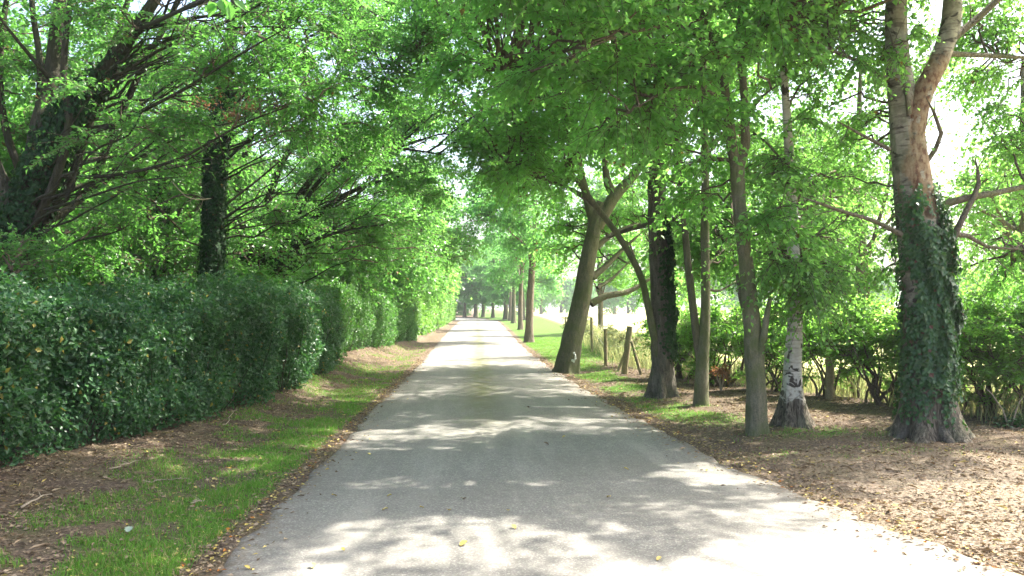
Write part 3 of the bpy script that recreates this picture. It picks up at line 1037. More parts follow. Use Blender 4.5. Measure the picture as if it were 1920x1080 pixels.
# 3 mossy maple
b = place(1418, 812, .05)
T = Tree('maple_tree', b, 'mossy green-grey trunk beside the lane forking into two stems, nearest to the asphalt', 'maple tree', seed=3)
Y0 = T.base[1]
tr, pr = T.trunk([T.base, P(1417, 720, Y0), P(1412, 640, Y0), P(1405, 560, Y0), P(1396, 470, Y0), P(1385, 370, Y0), P(1382, 305, Y0)],
                 [.118, .108, .108, .096, .086, .08, .085], 'bark_moss', k=26, flare=.2, rough=.1, lobes=3)
T.trunk([P(1381, 320, Y0), P(1372, 270, Y0), P(1362, 190, Y0), P(1350, 110, Y0), P(1320, 40, Y0 - .2), P(1290, -40, Y0 - .5), P(1230, -200, Y0 - 1)], [.07, .068, .055, .05, .045, .035, .02], 'bark', name='limb', first=False, k=14, flare=0, rough=.06)
T.trunk([P(1384, 318, Y0), P(1397, 270, Y0), P(1396, 190, Y0), P(1388, 90, Y0), P(1392, -60, Y0), P(1400, -260, Y0 + .3)], [.065, .06, .05, .042, .035, .015], 'bark', name='limb', first=False, k=14, flare=0, rough=.06)
T.trunk([P(1421, 670, Y0 - .05), P(1432, 630, Y0 - .1), P(1438, 590, Y0 - .12), P(1444, 560, Y0 - .15)], [.06, .046, .034, .024], 'bark_moss', name='limb', first=False, k=10, flare=0)
T.trunk([P(1398, 590, Y0 + .05), P(1388, 555, Y0 + .1), P(1382, 515, Y0 + .15)], [.035, .03, .02], 'bark', name='limb', first=False, k=8, flare=0)
for pts, rd in [([(1350, 110, Y0), (1300, 60, Y0 - .6), (1240, 50, Y0 - 1.3), (1150, 70, Y0 - 1.8), (1060, 110, Y0 - 2.2)], (.035, .03, .025, .018, .01)),
                ([(1358, 160, Y0), (1300, 120, Y0 + .2), (1220, 125, Y0 + .3), (1130, 150, Y0 + .4), (1010, 190, Y0 + .5)], (.03, .026, .022, .015, .008)),
                ([(1362, 190, Y0), (1310, 165, Y0 - .5), (1250, 170, Y0 - 1.0), (1180, 210, Y0 - 1.3)], (.025, .02, .015, .008)),
                ([(1390, 120, Y0), (1430, 70, Y0 - .4), (1480, 20, Y0 - .8)], (.03, .022, .012)),
                ([(1320, 40, Y0 - .2), (1200, -20, Y0 - 1.2), (1050, -40, Y0 - 2.2), (900, -30, Y0 - 2.8)], (.035, .03, .02, .01)),
                ([(1400, 220, Y0), (1430, 180, Y0 - .4), (1460, 160, Y0 - .8)], (.02, .015, .008)),
                ([(1388, 60, Y0), (1350, 0, Y0 + 1), (1250, -60, Y0 + 1.8), (1100, -80, Y0 + 2)], (.03, .03, .02, .01))]:
    T.limb(PP(pts), rd, 'bark')
T.crown([clump(1130, 60, Y0 - 1.8, 1.3, .9, .35, 140), clump(1000, 150, Y0 - 1.0, .9, .8, .35, 110), clump(1260, 120, Y0 - 1.0, .8, .7, .4, 110), clump(1440, 30, Y0 - 1.0, .8, .6, .4, 110),
         clump(1350, 210, Y0 - .7, .4, .3, .25, 36), clump(1020, -60, Y0 - 2, 1.5, 1.2, .5, 250), clump(1300, -90, Y0 - 1.5, 1.5, 1.2, .6, 300),
         clump(1180, 230, Y0 - .3, .9, .8, .35, 100), clump(1290, 340, Y0 + .8, .4, .5, .4, 60), clump(1370, -350, Y0, 2.0, 1.8, 1.0, 420),
         clump(1050, -320, Y0 - 1, 2.2, 1.8, .8, 420), clump(1470, 400, Y0 - .6, .3, .3, .4, 55),
         (np.array([4.3, 8.2, 6.4]), (2.5, 2.0, .8), 620), (np.array([2.2, 7.2, 6.9]), (2.3, 2.0, .8), 480), (np.array([6.3, 8.6, 6.0]), (1.7, 1.5, .8), 330), (np.array([-.4, 8.2, 6.8]), (2.4, 2.4, .8), 420), (np.array([-.2, 5.4, 6.6]), (2.2, 1.8, .7), 330),  # this row and the next: unseen overhead foliage added to shade lane and hedge
         (np.array([5.4, 6.7, 6.9]), (2.2, 1.9, .7), 480), (np.array([3.8, 5.6, 7.2]), (2.2, 2.0, .7), 430), (np.array([6.6, 8.4, 8.6]), (2.8, 2.6, .8), 560), (np.array([5.0, 4.6, 8.4]), (2.2, 1.6, .7), 260)],
        'leaf', minz=2.4, leaf=.072, per=22, droop=.3, twl=.65, wmul=.8)

# 4 twin stem
b = place(1315, 760, .05)
T = Tree('young_tree', b, 'slender young tree dividing low down into two straight parallel stems', 'tree', seed=4)
Y0 = T.base[1]
tr, pr = T.trunk([T.base, P(1316, 700, Y0), P(1320, 640, Y0), P(1323, 560, Y0), P(1322, 450, Y0), P(1322, 330, Y0), P(1321, 200, Y0), P(1318, 50, Y0), P(1318, -80, Y0)],
                 [.11, .10, .088, .072, .066, .06, .05, .042, .03], 'bark_moss', k=20, flare=.15, rough=.05, lobes=3)
T.trunk([P(1313, 690, Y0 + .02), P(1305, 620, Y0 + .04), P(1295, 540, Y0 + .05), P(1285, 440, Y0 + .05), P(1276, 330, Y0 + .05), P(1266, 225, Y0), P(1250, 100, Y0)], [.06, .065, .06, .054, .046, .038, .025], 'bark', name='limb', first=False, k=14, flare=0)
for pts, rd in [([(1323, 500, Y0), (1350, 475, Y0 + .3), (1395, 430, Y0 + .5)], (.025, .018, .01)), ([(1276, 350, Y0), (1240, 330, Y0), (1200, 320, Y0)], (.02, .014, .008)),
                ([(1322, 300, Y0), (1350, 260, Y0), (1390, 230, Y0)], (.02, .014, .008)), ([(1322, 540, Y0), (1350, 545, Y0 + .5), (1390, 520, Y0 + .8)], (.025, .018, .01)),
                ([(1268, 240, Y0), (1230, 200, Y0), (1180, 190, Y0)], (.02, .014, .008))]:
    T.limb(PP(pts), rd, 'bark')
T.crown([clump(1250, 250, Y0 + .4, .9, .8, .7, 110), clump(1340, 200, Y0 + .8, .9, .9, .9, 120), clump(1350, 420, Y0 + 1.2, .7, .6, .7, 110), clump(1260, 60, Y0, 1.4, 1.2, 1, 110),
         clump(1300, -150, Y0, 1.8, 1.5, 1.0, 330), clump(1380, 500, Y0 + 1.4, .5, .5, .35, 70), clump(1290, 440, Y0 + 1.5, .7, .6, .5, 110), clump(1360, 480, Y0 + 2, .8, .6, .5, 130), clump(1350, 330, Y0 + 2, .9, .8, .7, 140)],
        'leaf', minz=2.2, leaf=.08, per=20, droop=.3)

# 5 dark furrowed trunk with ivy
b = place(1241, 740, .05)
T = Tree('rough_barked_tree', b, 'dark furrowed trunk with ivy on its right side behind the twin-stemmed tree', 'tree', seed=5)
Y0 = T.base[1]
tr, pr = T.trunk([T.base, P(1242, 690, Y0), P(1240, 600, Y0), P(1236, 500, Y0), P(1232, 400, Y0), P(1232, 300, Y0), P(1236, 180, Y0), P(1240, 20, Y0), P(1240, -120, Y0)],
                 [.225, .19, .175, .165, .155, .14, .115, .09, .05], 'bark_rough', k=36, step=.06, flare=.3, rough=.11, lobes=6)
T.trunk([P(1240, 700, Y0 - .02), P(1224, 620, Y0 - .12), P(1214, 570, Y0 - .15), P(1200, 515, Y0 - .2), P(1165, 450, Y0 - .3), P(1120, 390, Y0 - .4), P(1090, 350, Y0 - .5), P(1058, 305, Y0 - .6)], [.06, .07, .062, .058, .054, .048, .042, .025], 'bark_moss', name='limb', first=False, k=12, flare=0)
for pts, rd in [([(1222, 420, Y0), (1180, 430, Y0 + .6), (1130, 450, Y0 + 1.0)], (.05, .04, .015)), ([(1238, 430, Y0), (1275, 400, Y0), (1310, 340, Y0 + .3)], (.05, .03, .012)),
                ([(1120, 390, Y0 - .4), (1060, 350, Y0 - .5), (1000, 330, Y0 - .6), (950, 305, Y0 - .8)], (.03, .022, .015, .008)),
                ([(1235, 220, Y0), (1150, 160, Y0 - .5), (1040, 130, Y0 - 1), (930, 130, Y0 - 1.5)], (.07, .055, .03, .012)),
                ([(1236, 150, Y0), (1300, 60, Y0 + .5), (1380, 0, Y0 + 1)], (.06, .04, .015)), ([(1240, 60, Y0), (1120, -20, Y0), (950, -60, Y0), (800, -50, Y0)], (.07, .05, .03, .012))]:
    T.limb(PP(pts), rd, 'bark')
T.ivy(pr, 5200, .6, 3.4, 'ivy_dk', bias=(-.3, .55), patch=.25, thick=.1, size=.06)
T.crown([clump(1010, 240, Y0 - 1, 1.2, 1.2, .6, 170), clump(930, 130, Y0 - 1, 1.4, 1.3, .8, 200), clump(1130, 190, Y0, 1.2, 1.2, .8, 150), clump(1080, 30, Y0, 2, 1.6, 1, 150),
         clump(880, 0, Y0 - .5, 1.8, 1.6, .8, 220), (np.array([1.5, 9.5, 6.5]), (2.0, 2.0, .5), 260), (np.array([1.5, 12.6, 7.2]), (2.0, 2.2, .6), 260), (np.array([2.6, 16.0, 8.2]), (2.2, 2.2, .7), 260), (np.array([5.4, 13.2, 7.6]), (2.6, 2.4, .8), 420), (np.array([6.0, 15.5, 8.0]), (2.4, 1.8, .7), 300), (np.array([8.4, 15.6, 8.3]), (2.2, 1.8, .7), 260), (np.array([6.2, 19.8, 8.8]), (2.4, 1.8, .7), 280), (np.array([8.0, 13.4, 8.0]), (2.5, 2.4, .8), 330), (np.array([.4, 11.5, 7.0]), (2.3, 2.4, .7), 300), (np.array([.6, 15.5, 8.2]), (2.4, 2.4, .8), 300), clump(1300, 50, Y0 + .5, 1.6, 1.4, 1, 300), clump(1180, -200, Y0, 2.6, 2.2, 1.2, 520), clump(1200, 250, Y0 + .9, .6, .6, .4, 60), clump(1010, 320, Y0 - .3, .7, .7, .3, 80)],  # fixed-coordinate clumps: high foliage added to cast shade on road and left bank
        'leaf', minz=2.6, leaf=.085, per=20, droop=.3)

T.roots(6, .28, .25, 'bark_rough')

# 6 leaning tree
b = place(1062, 694, .05)
T = Tree('leaning_tree', b, 'stout dark tree leaning right over the verge beside the fence posts', 'tree', seed=6)
Y0 = T.base[1]
tr, pr = T.trunk([T.base, P(1070, 650, Y0), P(1082, 600, Y0), P(1092, 555, Y0), P(1102, 490, Y0), P(1112, 440, Y0), P(1120, 400, Y0), P(1128, 380, Y0)],
                 [.27, .25, .235, .22, .195, .18, .165, .11], 'bark_lean', k=32, step=.08, flare=.2, rough=.06, lobes=4)
for pts, rd in [([(1116, 430, Y0), (1102, 375, Y0), (1090, 330, Y0), (1082, 285, Y0), (1060, 200, Y0)], (.14, .11, .09, .07, .03)),
                ([(1119, 425, Y0), (1148, 374, Y0), (1178, 340, Y0 + .3), (1200, 312, Y0 + .4), (1240, 240, Y0 + .6)], (.17, .15, .12, .10, .04)),
                ([(1155, 370, Y0 + .1), (1140, 345, Y0), (1135, 310, Y0), (1132, 260, Y0), (1120, 150, Y0)], (.11, .10, .085, .06, .03)),
                ([(1108, 570, Y0), (1135, 555, Y0 + .1), (1165, 550, Y0 + .2), (1192, 540, Y0 + .3), (1250, 500, Y0 + .4)], (.10, .085, .075, .06, .02)),
                ([(1110, 520, Y0), (1135, 500, Y0 + .2), (1165, 470, Y0 + .4), (1210, 430, Y0 + .5)], (.09, .07, .05, .02)),
                ([(1112, 470, Y0), (1140, 445, Y0 + .2), (1180, 425, Y0 + .4), (1225, 415, Y0 + .8)], (.08, .065, .05, .02)),
                ([(1092, 340, Y0), (1040, 330, Y0 - .4), (990, 320, Y0 - .8), (950, 310, Y0 - 1)], (.06, .045, .03, .012)),
                ([(1100, 370, Y0), (1060, 350, Y0 + .5), (1010, 340, Y0 + 1)], (.05, .035, .012)), ([(1120, 540, Y0 + .1), (1150, 520, Y0 + .5), (1190, 480, Y0 + .9)], (.05, .035, .012))]:
    T.limb(PP(pts), rd, 'bark_lean')
T.crown([clump(1060, 420, Y0 + 1.8, .9, .9, .8, 130), clump(1170, 400, Y0 + 1.8, 1.2, 1, .9, 170), clump(980, 320, Y0 - .5, 1.1, 1.2, .6, 170), clump(1060, 215, Y0, 1.8, 1.4, .8, 220),
         clump(950, 260, Y0 - .5, 1.6, 1.5, .7, 300), clump(1180, 260, Y0 + .5, 1.8, 1.4, 1.2, 300), clump(1060, 90, Y0, 3, 2.2, 1.5, 240), (np.array([5.4, 17.5, 8.6]), (2.6, 2.4, .9), 380), (np.array([5.6, 21.5, 8.8]), (2.6, 2.4, .9), 350), (np.array([8.2, 18.0, 8.8]), (2.5, 2.4, .9), 330), (np.array([8.2, 22.5, 9.0]), (2.5, 2.4, .9), 330), (np.array([1.8, 19, 7.6]), (2.2, 2.4, .7), 260), (np.array([1.8, 23.5, 8.0]), (2.2, 2.4, .7), 260), clump(900, 150, Y0, 2.4, 2, 1.2, 380),  # fixed-coordinate clumps: foliage added up high so the middle road lies in shade
         clump(1150, -100, Y0, 3.2, 2.6, 1.5, 480), clump(1220, 520, Y0 + 1.3, .8, .7, .5, 90), clump(1030, 480, Y0 + 2.5, .5, .6, .4, 50)],
        'leaf', minz=2.3, leaf=.1, per=18, droop=.3, twl=.8)
# lichen ring on its foot
r = T.r
c = P(1072, 668, Y0)
na = 26
an = np.arange(na) / na * 2 * np.pi
rows = []
for q, rr_ in enumerate((.05, .07, .09, .105)):
    w_ = rr_ + (r.random(na) - .5) * (.035 if q in (0, 3) else .012)
    X_ = c[0] + np.cos(an) * w_ * .75; Z_ = c[2] + np.sin(an) * w_ * 1.25
    rows.append(np.stack([X_, Y0 - .272 - .012 * (q in (1, 2)) + 1.6 * (X_ - c[0]) ** 2 + .1 * (Z_ - c[2]), Z_], 1))
V_ = np.concatenate(rows) - T.base
id_ = np.arange(4 * na).reshape(4, na)
F_ = np.stack([id_[:-1], np.roll(id_[:-1], -1, 1), np.roll(id_[1:], -1, 1), id_[1:]], -1).reshape(-1, 4)
link('lichen_patch', mesh_from('lichen_patch', [(V_, F_, 0, True)]), ['lichen'], T.root)


# ------------------------------------------------------------------ generic tree builder for the avenue, the wood and the distance
def generic(name, base, label, cat, seed, H=9, rad=.25, crown_c=(0, 0, 6), crown_r=(3, 3, 3), nclump=12, ntw=110, leaf=.12, per=16, mats=('bark_far', 'leaf_far'), h0=2.4,
            bias=(0, 0), nl=7, keep=True, group=None, lean=(0, 0), k=16, twl=.9, csz=.38, low=0.0, ivy=0, ivymat='ivy_dk'):
    T = Tree(name, base, label, cat, group, seed)
    r = T.r
    B = T.base
    top = B + np.array([lean[0], lean[1], H * .8])
    pts = [B, B + np.array([lean[0] * .25, lean[1] * .25, H * .2]), B + np.array([lean[0] * .6 + r.normal() * .1, lean[1] * .6, H * .5]), top]
    tr, pr = T.trunk(pts, [rad, rad * .85, rad * .6, rad * .15], mats[0], k=k, step=.18, flare=.3, rough=.07)
    cc = B + np.asarray(crown_c, float)
    p = pr[0]
    cl = []
    for i in range(nclump):
        d = norm(r.normal(size=3) + np.array([bias[0], bias[1], 0]))
        c = cc + d * np.asarray(crown_r) * (.25 + .7 * r.random() ** .6)
        if c[2] < B[2] + low: c[2] = B[2] + low + r.random() * .8
        cl.append((c, np.asarray(crown_r) * csz * (.7 + .6 * r.random()), int(ntw * (.7 + .6 * r.random()))))
    for i in range(nl):
        c = cl[i % nclump][0]
        hs = np.clip(h0 + (c[2] - B[2] - h0) * .45 * r.random() + r.random() * .4, h0, H * .75)
        j = int(np.argmin(np.abs(p[:, 2] - B[2] - hs)))
        q = limb_line(p[j], c, r)
        rr = np.linspace(rad * .35 * (1 - .4 * j / len(p)), .015, len(q))
        T.limb(q, rr, mats[0], k=7)
    T.crown(cl, mats[1], minz=B[2] + h0 * .8, leaf=leaf, per=per, keep=keep, twl=twl)
    if ivy:
        T.ivy(pr, ivy, .3, H * .55, ivymat, size=.075, thick=.14, patch=.12)
    return T


# right hand avenue, receding
av = [(992, 641, .19, 'bare reddish trunk standing alone beside the sunny verge, first beyond the leaning tree'),
      (976, 617.5, .17, 'pale avenue trunk just left of the lone reddish trunk'),
      (963, 606.5, .22, 'dark avenue trunk third in the receding right row'),
      (957, 602, .22, 'avenue trunk fourth in the receding right row')]
for i, (px, py, rd, lb) in enumerate(av):
    b = place(px, py, .03)
    generic('avenue_tree', b, lb, 'tree', 60 + i, H=11, rad=rd, crown_c=(-.3, 0, 6.2), crown_r=(3.4, 4.2, 2.9), nclump=16, ntw=105, leaf=.13 if i == 0 else .17, per=15 if i == 0 else 12,
            mats=('bark_far' if i != 2 else 'bark_lean', 'leaf_far'), h0=3.0 if i == 0 else 3.2, group='trees of the receding avenue', low=3.2 if i == 0 else 3.0, lean=(.25, 0) if i == 0 else (0, 0))
far = generic('avenue_tree', (3.4, 97), 'slim trunk at the far end of the lane on its right edge', 'tree', 70, H=10, rad=.28, crown_c=(0, 0, 6), crown_r=(4, 4, 3.2), nclump=16, ntw=95, leaf=.24, per=12,
              mats=('bark_lean', 'leaf_far'), keep=False, group='trees of the receding avenue', low=2.8).root
for i, (x, y, lb) in enumerate([(2.2, 113, 'dark trunk in the middle of the row closing the lane'), (.9, 119, 'dark trunk second from left in the row closing the lane'),
                                (-.2, 116, 'paired pale trunk at the left of the row closing the lane'), (-1.9, 122, 'leftmost thin trunk beside the far end of the hedge'),
                                (3.9, 108, 'trunk at the right of the row closing the lane'), (5.2, 92, 'avenue tree set back from the far right verge')]):
    copy_tree(far, (x, y, float(gz(x, y))), lb, rz=i * 1.3, sc=.9 + .1 * (i % 3))
generic('closing_tree', (-4, 140), 'broad green tree behind the row that closes the lane', 'tree', 80, H=13, rad=.4, crown_c=(0, 0, 6), crown_r=(9, 5, 5.5), nclump=22, ntw=100, leaf=.4, per=12,
        mats=('bark', 'leaf_far'), keep=False, low=.8, twl=1.6)
generic('closing_tree', (8, 150), 'tall round tree far behind the right verge avenue', 'tree', 81, H=15, rad=.4, crown_c=(0, 0, 7), crown_r=(8, 5, 6.5), nclump=22, ntw=100, leaf=.4, per=12,
        mats=('bark', 'leaf_far'), keep=False, low=.8, twl=1.6)

# trees standing back behind the right hedge
rb = [(8.6, 17.5, 9, (2.6, 2.2, 3.2), 'weeping pale green birch standing in the field edge behind the right hedge', .075, (0, 0)),
      (12.0, 17.0, 9, (2.4, 2.0, 3.0), 'leafy tree in the field edge at the far right of the picture', .085, (0, 0)),
      (6.2, 27.0, 10, (3.0, 2.6, 3.6), 'green field tree seen between the twin stems and the mossy trunk', .11, (0, 0)),
      (12.5, 30.0, 11, (3.2, 2.6, 3.8), 'round field tree behind the weeping birch', .13, (0, 0)),
      (6.8, 44.0, 11, (3.4, 3.0, 3.8), 'field tree seen through the limbs of the leaning tree', .17, (0, 0))]
for i, (x, y, H, R, lb, lf, ln) in enumerate(rb):
    generic('field_tree', (x, y), lb, 'tree', 90 + i, H=H, rad=.16, crown_c=(0, 0, H * .52), crown_r=R, nclump=16, ntw=110, leaf=lf, per=20 if lf < .1 else 15,
            mats=('bark', 'leaf_b'), h0=1.6, low=1.5 if i != 4 else 3, group='trees standing in the field edge')
# distant line
fd = generic('distant_tree', (22, 210), 'distant rounded tree across the pale field, seen between the trunks', 'tree', 110, H=12, rad=.4, crown_c=(0, 0, 5.5), crown_r=(7, 4, 4.5), nclump=16, ntw=80, leaf=.55, per=10,
             mats=('bark', 'leaf_far'), keep=False, low=.8, twl=1.8).root
fd['group'] = 'distant trees across the field'
for i, (x, y) in enumerate([(36, 190), (48, 200), (62, 185), (78, 195), (95, 190), (112, 185), (130, 190), (150, 180), (14, 175), (29, 168), (42, 172), (55, 165), (70, 170), (86, 172), (103, 168), (120, 172), (17, 240), (30, 245)]):
    c = copy_tree(fd, (x, y, -.1), 'distant rounded tree across the pale field, seen between the trunks', rz=i * .9, sc=.8 + .12 * (i % 4))

# ------------------------------------------------------------------ left hand wood
# L1 big leaning ivy trunk
YL = 10.6
b = P(20, 640, YL)
T = Tree('woodland_tree', (b[0], YL), 'heavy ivy-clad trunk leaning right at the left picture edge behind the hedge', 'tree', 'woodland trees behind the left hedge', 120)
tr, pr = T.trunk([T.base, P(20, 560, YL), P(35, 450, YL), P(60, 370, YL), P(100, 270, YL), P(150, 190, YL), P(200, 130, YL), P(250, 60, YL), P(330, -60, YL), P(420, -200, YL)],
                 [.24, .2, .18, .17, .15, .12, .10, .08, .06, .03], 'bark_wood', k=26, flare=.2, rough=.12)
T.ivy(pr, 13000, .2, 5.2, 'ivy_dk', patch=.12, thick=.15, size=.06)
s_, prb = T.trunk([P(60, 370, YL), P(70, 260, YL), P(95, 150, YL + .2), P(110, 20, YL + .2), P(130, -150, YL)], [.14, .12, .1, .08, .04], 'bark_wood', name='limb', first=False, k=14, flare=0)
T.trunk([P(40, 420, YL), P(-20, 300, YL), P(-40, 150, YL), P(-30, -50, YL)], [.14, .12, .1, .06], 'bark_wood', name='limb', first=False, k=14, flare=0)
for q, (x0, x1, x2, yy) in enumerate([(70, 75, 60, .3), (128, 120, 135, -.2), (165, 200, 245, .2), (10, 0, 15, .5), (215, 270, 340, .6)]):
    T.trunk([P(30 + q * 12, 470 - 12 * q, YL), P((x0 + 45) / 2 + q * 8, 360, YL + yy), P(x0, 240, YL + yy), P(x1, 120, YL + yy), P(x2, -20, YL + yy), P(x2 + 30, -220, YL + yy)], [.06, .055, .05, .042, .034, .015], 'bark_wood', name='stem', first=False, k=9, flare=0)
LIM = [([(100, 280, YL), (220, 230, YL - .6), (340, 170, YL - 1.2), (470, 90, YL - 1.7), (600, 20, YL - 2.0)], (.05, .04, .03, .02, .01)),
       ([(85, 330, YL), (200, 330, YL - .4), (330, 300, YL - .8), (460, 230, YL - 1.0), (600, 180, YL - 1.2)], (.045, .035, .028, .02, .01)),
       ([(60, 400, YL), (150, 375, YL - .6), (260, 340, YL - 1), (370, 330, YL - 1.3)], (.03, .024, .016, .008)),
       ([(150, 190, YL), (260, 110, YL + .5), (400, 50, YL + 1), (560, -20, YL + 1.5), (700, -60, YL + 1.8)], (.06, .05, .035, .02, .01)),
       ([(200, 130, YL), (330, 70, YL), (480, 50, YL - .2), (620, 60, YL - .3)], (.05, .035, .022, .01)),
       ([(250, 60, YL), (360, 10, YL - 3), (425, -15, YL - 7.8), (430, -18, YL - 8.1)], (.05, .03, .01, .006)),
       ([(95, 150, YL), (20, 60, YL - .6), (-40, -20, YL - 1)], (.05, .03, .015)),
       ([(30, 450, YL), (90, 400, YL - 1), (170, 390, YL - 1.5), (230, 420, YL - 1.8)], (.02, .015, .01, .006))]
for pts, rd in LIM:
    T.limb(PP(pts), np.array(rd) * .62, 'bark_wood')
FAN(T, pr, 34, 2.2, 5.4, (1.6, 3.6), (.2, .7), 'bark_wood')
# the sprig of large leaves near the lens
Ys = 2.5
sp = np.stack([P(*q) for q in [(402, 4, Ys), (410, 8, Ys), (420, 0, Ys), (430, 6, Ys), (438, 0, Ys), (416, -6, Ys)]])
sax = norm(np.array([[-.4, 0, -1], [-.9, 0, -.4], [.2, 0, -1], [.1, .1, -1], [.9, 0, -.7], [.1, 0, -1]]))
sv, sf = leaves(sp - T.base, sax, norm(np.array([[.3, -.8, .5]] * 6) + T.r.normal(size=(6, 3)) * .3), .052, .034)
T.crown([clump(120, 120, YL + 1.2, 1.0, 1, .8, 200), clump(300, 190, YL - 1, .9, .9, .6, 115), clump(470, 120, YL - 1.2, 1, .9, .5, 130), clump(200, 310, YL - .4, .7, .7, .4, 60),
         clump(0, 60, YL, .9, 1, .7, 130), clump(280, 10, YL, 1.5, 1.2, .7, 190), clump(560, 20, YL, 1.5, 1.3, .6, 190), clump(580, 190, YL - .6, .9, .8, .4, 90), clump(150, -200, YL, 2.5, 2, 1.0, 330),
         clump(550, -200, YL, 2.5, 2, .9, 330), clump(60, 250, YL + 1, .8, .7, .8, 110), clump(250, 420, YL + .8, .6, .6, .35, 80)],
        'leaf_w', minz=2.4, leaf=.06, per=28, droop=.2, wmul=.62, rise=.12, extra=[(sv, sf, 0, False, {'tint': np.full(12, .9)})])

# L2 ivy column
YL = 15.8
b = P(398, 640, YL)
T = Tree('woodland_tree', (b[0], YL), 'upright trunk fully cloaked in dark ivy standing behind the middle of the left hedge', 'tree', 'woodland trees behind the left hedge', 121)
tr, pr = T.trunk([T.base, P(398, 520, YL), P(402, 420, YL), P(405, 320, YL), P(415, 220, YL), P(425, 120, YL), P(440, 0, YL), P(450, -150, YL)], [.2, .16, .15, .14, .12, .1, .08, .04], 'bark_wood', k=22, flare=.2, rough=.1)
T.ivy(pr, 11000, 1.2, 6.2, 'ivy_dk', patch=.08, thick=.1, size=.07)
LIM = [([(405, 320, YL), (470, 260, YL - .5), (560, 200, YL - .9), (680, 150, YL - 1.2), (780, 90, YL - 1.5)], (.05, .04, .03, .02, .01)),
       ([(402, 400, YL), (480, 340, YL + .3), (570, 270, YL + .5), (690, 230, YL + .6)], (.045, .035, .025, .01)),
       ([(412, 240, YL), (480, 150, YL), (560, 80, YL - .2), (660, 30, YL - .5)], (.05, .04, .025, .01)),
       ([(402, 380, YL), (340, 365, YL - .8), (250, 410, YL - 1.4), (120, 440, YL - 1.6)], (.035, .028, .018, .01)),
       ([(410, 260, YL), (350, 300, YL - .8), (260, 330, YL - 1.2), (120, 350, YL - 1.6)], (.035, .028, .018, .01)),
       ([(425, 130, YL), (360, 50, YL), (260, -20, YL)], (.04, .03, .015)), ([(440, 20, YL), (600, -60, YL - 1), (780, -80, YL - 2)], (.06, .04, .015))]
for pts, rd in LIM:
    T.limb(PP(pts), np.array(rd) * .62, 'bark_wood')
FAN(T, pr, 30, 2.6, 6.5, (1.6, 3.4), (.25, .75), 'bark_wood')
T.limb(PP([(322, 340, YL - 1.2), (348, 368, YL - 1.2), (372, 374, YL - 1.0), (396, 372, YL - .4)]), (.008, .01, .012, .016), 'stick')
dl = in_ell(1500, P(440, 205, YL - .9), (1.0, .5, .5), T.r, .8)
dl = dl[vn(dl[:, 0] * 1.0, dl[:, 2], .28, 77) > .55]
dv, df = leaves(dl - T.base, norm(T.r.normal(size=dl.shape) + np.array([0, 0, -.8])), norm(T.r.normal(size=dl.shape)), .06, .035)
T.crown([clump(560, 200, YL - .6, 1.4, 1.2, .7, 150), clump(720, 130, YL - 1, 1.6, 1.3, .8, 300), clump(300, 250, YL, 1.3, 1.2, 1, 160), clump(450, 60, YL + .6, 1.8, 1.5, 1, 220), clump(660, 10, YL - .5, 1.8, 1.5, .9, 320),
         clump(680, 260, YL, 1.0, 1.0, .5, 150), clump(230, 420, YL - .5, 1.0, .9, .5, 140), clump(550, -200, YL, 3, 2.5, 1.2, 420), clump(200, 80, YL, 1.6, 1.4, 1, 250), clump(830, 60, YL - 1, 1.2, 1.2, .7, 220), clump(520, 400, YL + .8, .8, .8, .6, 110)],
        'leaf_w', minz=2.4, leaf=.07, per=26, droop=.2, wmul=.65, rise=.12, extra=[(dv, df, 2, False, {'tint': rt(len(dl), T.r)})])

# L5 multistem cluster, leaning towards the lane
YL = 20.5
b = P(500, 600, YL)
T = Tree('multi_stemmed_tree', (b[0], YL), 'multi-stemmed tree fanning its thin stems up and right behind the left hedge', 'tree', 'woodland trees behind the left hedge', 122)
st = [([(480, 560, YL), (455, 430, YL), (445, 350, YL), (470, 250, YL), (500, 120, YL)], (.12, .1, .09, .07, .04)),
      ([(495, 560, YL), (490, 450, YL), (515, 340, YL), (570, 230, YL), (640, 120, YL)], (.11, .1, .09, .06, .03)),
      ([(510, 560, YL), (530, 440, YL), (580, 340, YL - .3), (670, 250, YL - .6), (790, 160, YL - 1)], (.12, .11, .08, .055, .02)),
      ([(520, 560, YL + .4), (560, 450, YL + .4), (600, 400, YL + .4), (680, 350, YL + .2), (800, 320, YL)], (.1, .09, .07, .05, .02)),
      ([(505, 560, YL), (540, 480, YL - .3), (620, 440, YL - .6), (720, 420, YL - .9)], (.06, .05, .035, .012)),
      ([(512, 560, YL), (560, 400, YL - .2), (640, 300, YL - .5), (740, 280, YL - 1), (830, 290, YL - 1.2)], (.07, .06, .045, .03, .012))]
p0 = T.base
for i, (pts, rd) in enumerate(st):
    q = [p0 + np.array([(i - 2.5) * .1, .05 * (i % 2), 0])] + PP(pts)
    if i == 0:
        tr, pr = T.trunk(q, [rd[0] * 1.3] + list(rd), 'bark_wood', k=14, flare=.15, rough=.1)
    else:
        o_, pr = T.trunk(q, [rd[0] * 1.3] + list(rd), 'bark_wood', name='stem', first=False, k=12, flare=.1, rough=.1)
    if i in (0, 2, 3): T.ivy(pr, 3000, .5, 3.8, 'ivy_dk', patch=.2, thick=.16, size=.085)
FAN(T, pr, 30, 2.0, 5.5, (2.2, 4.5), (.1, .8), 'bark_wood')
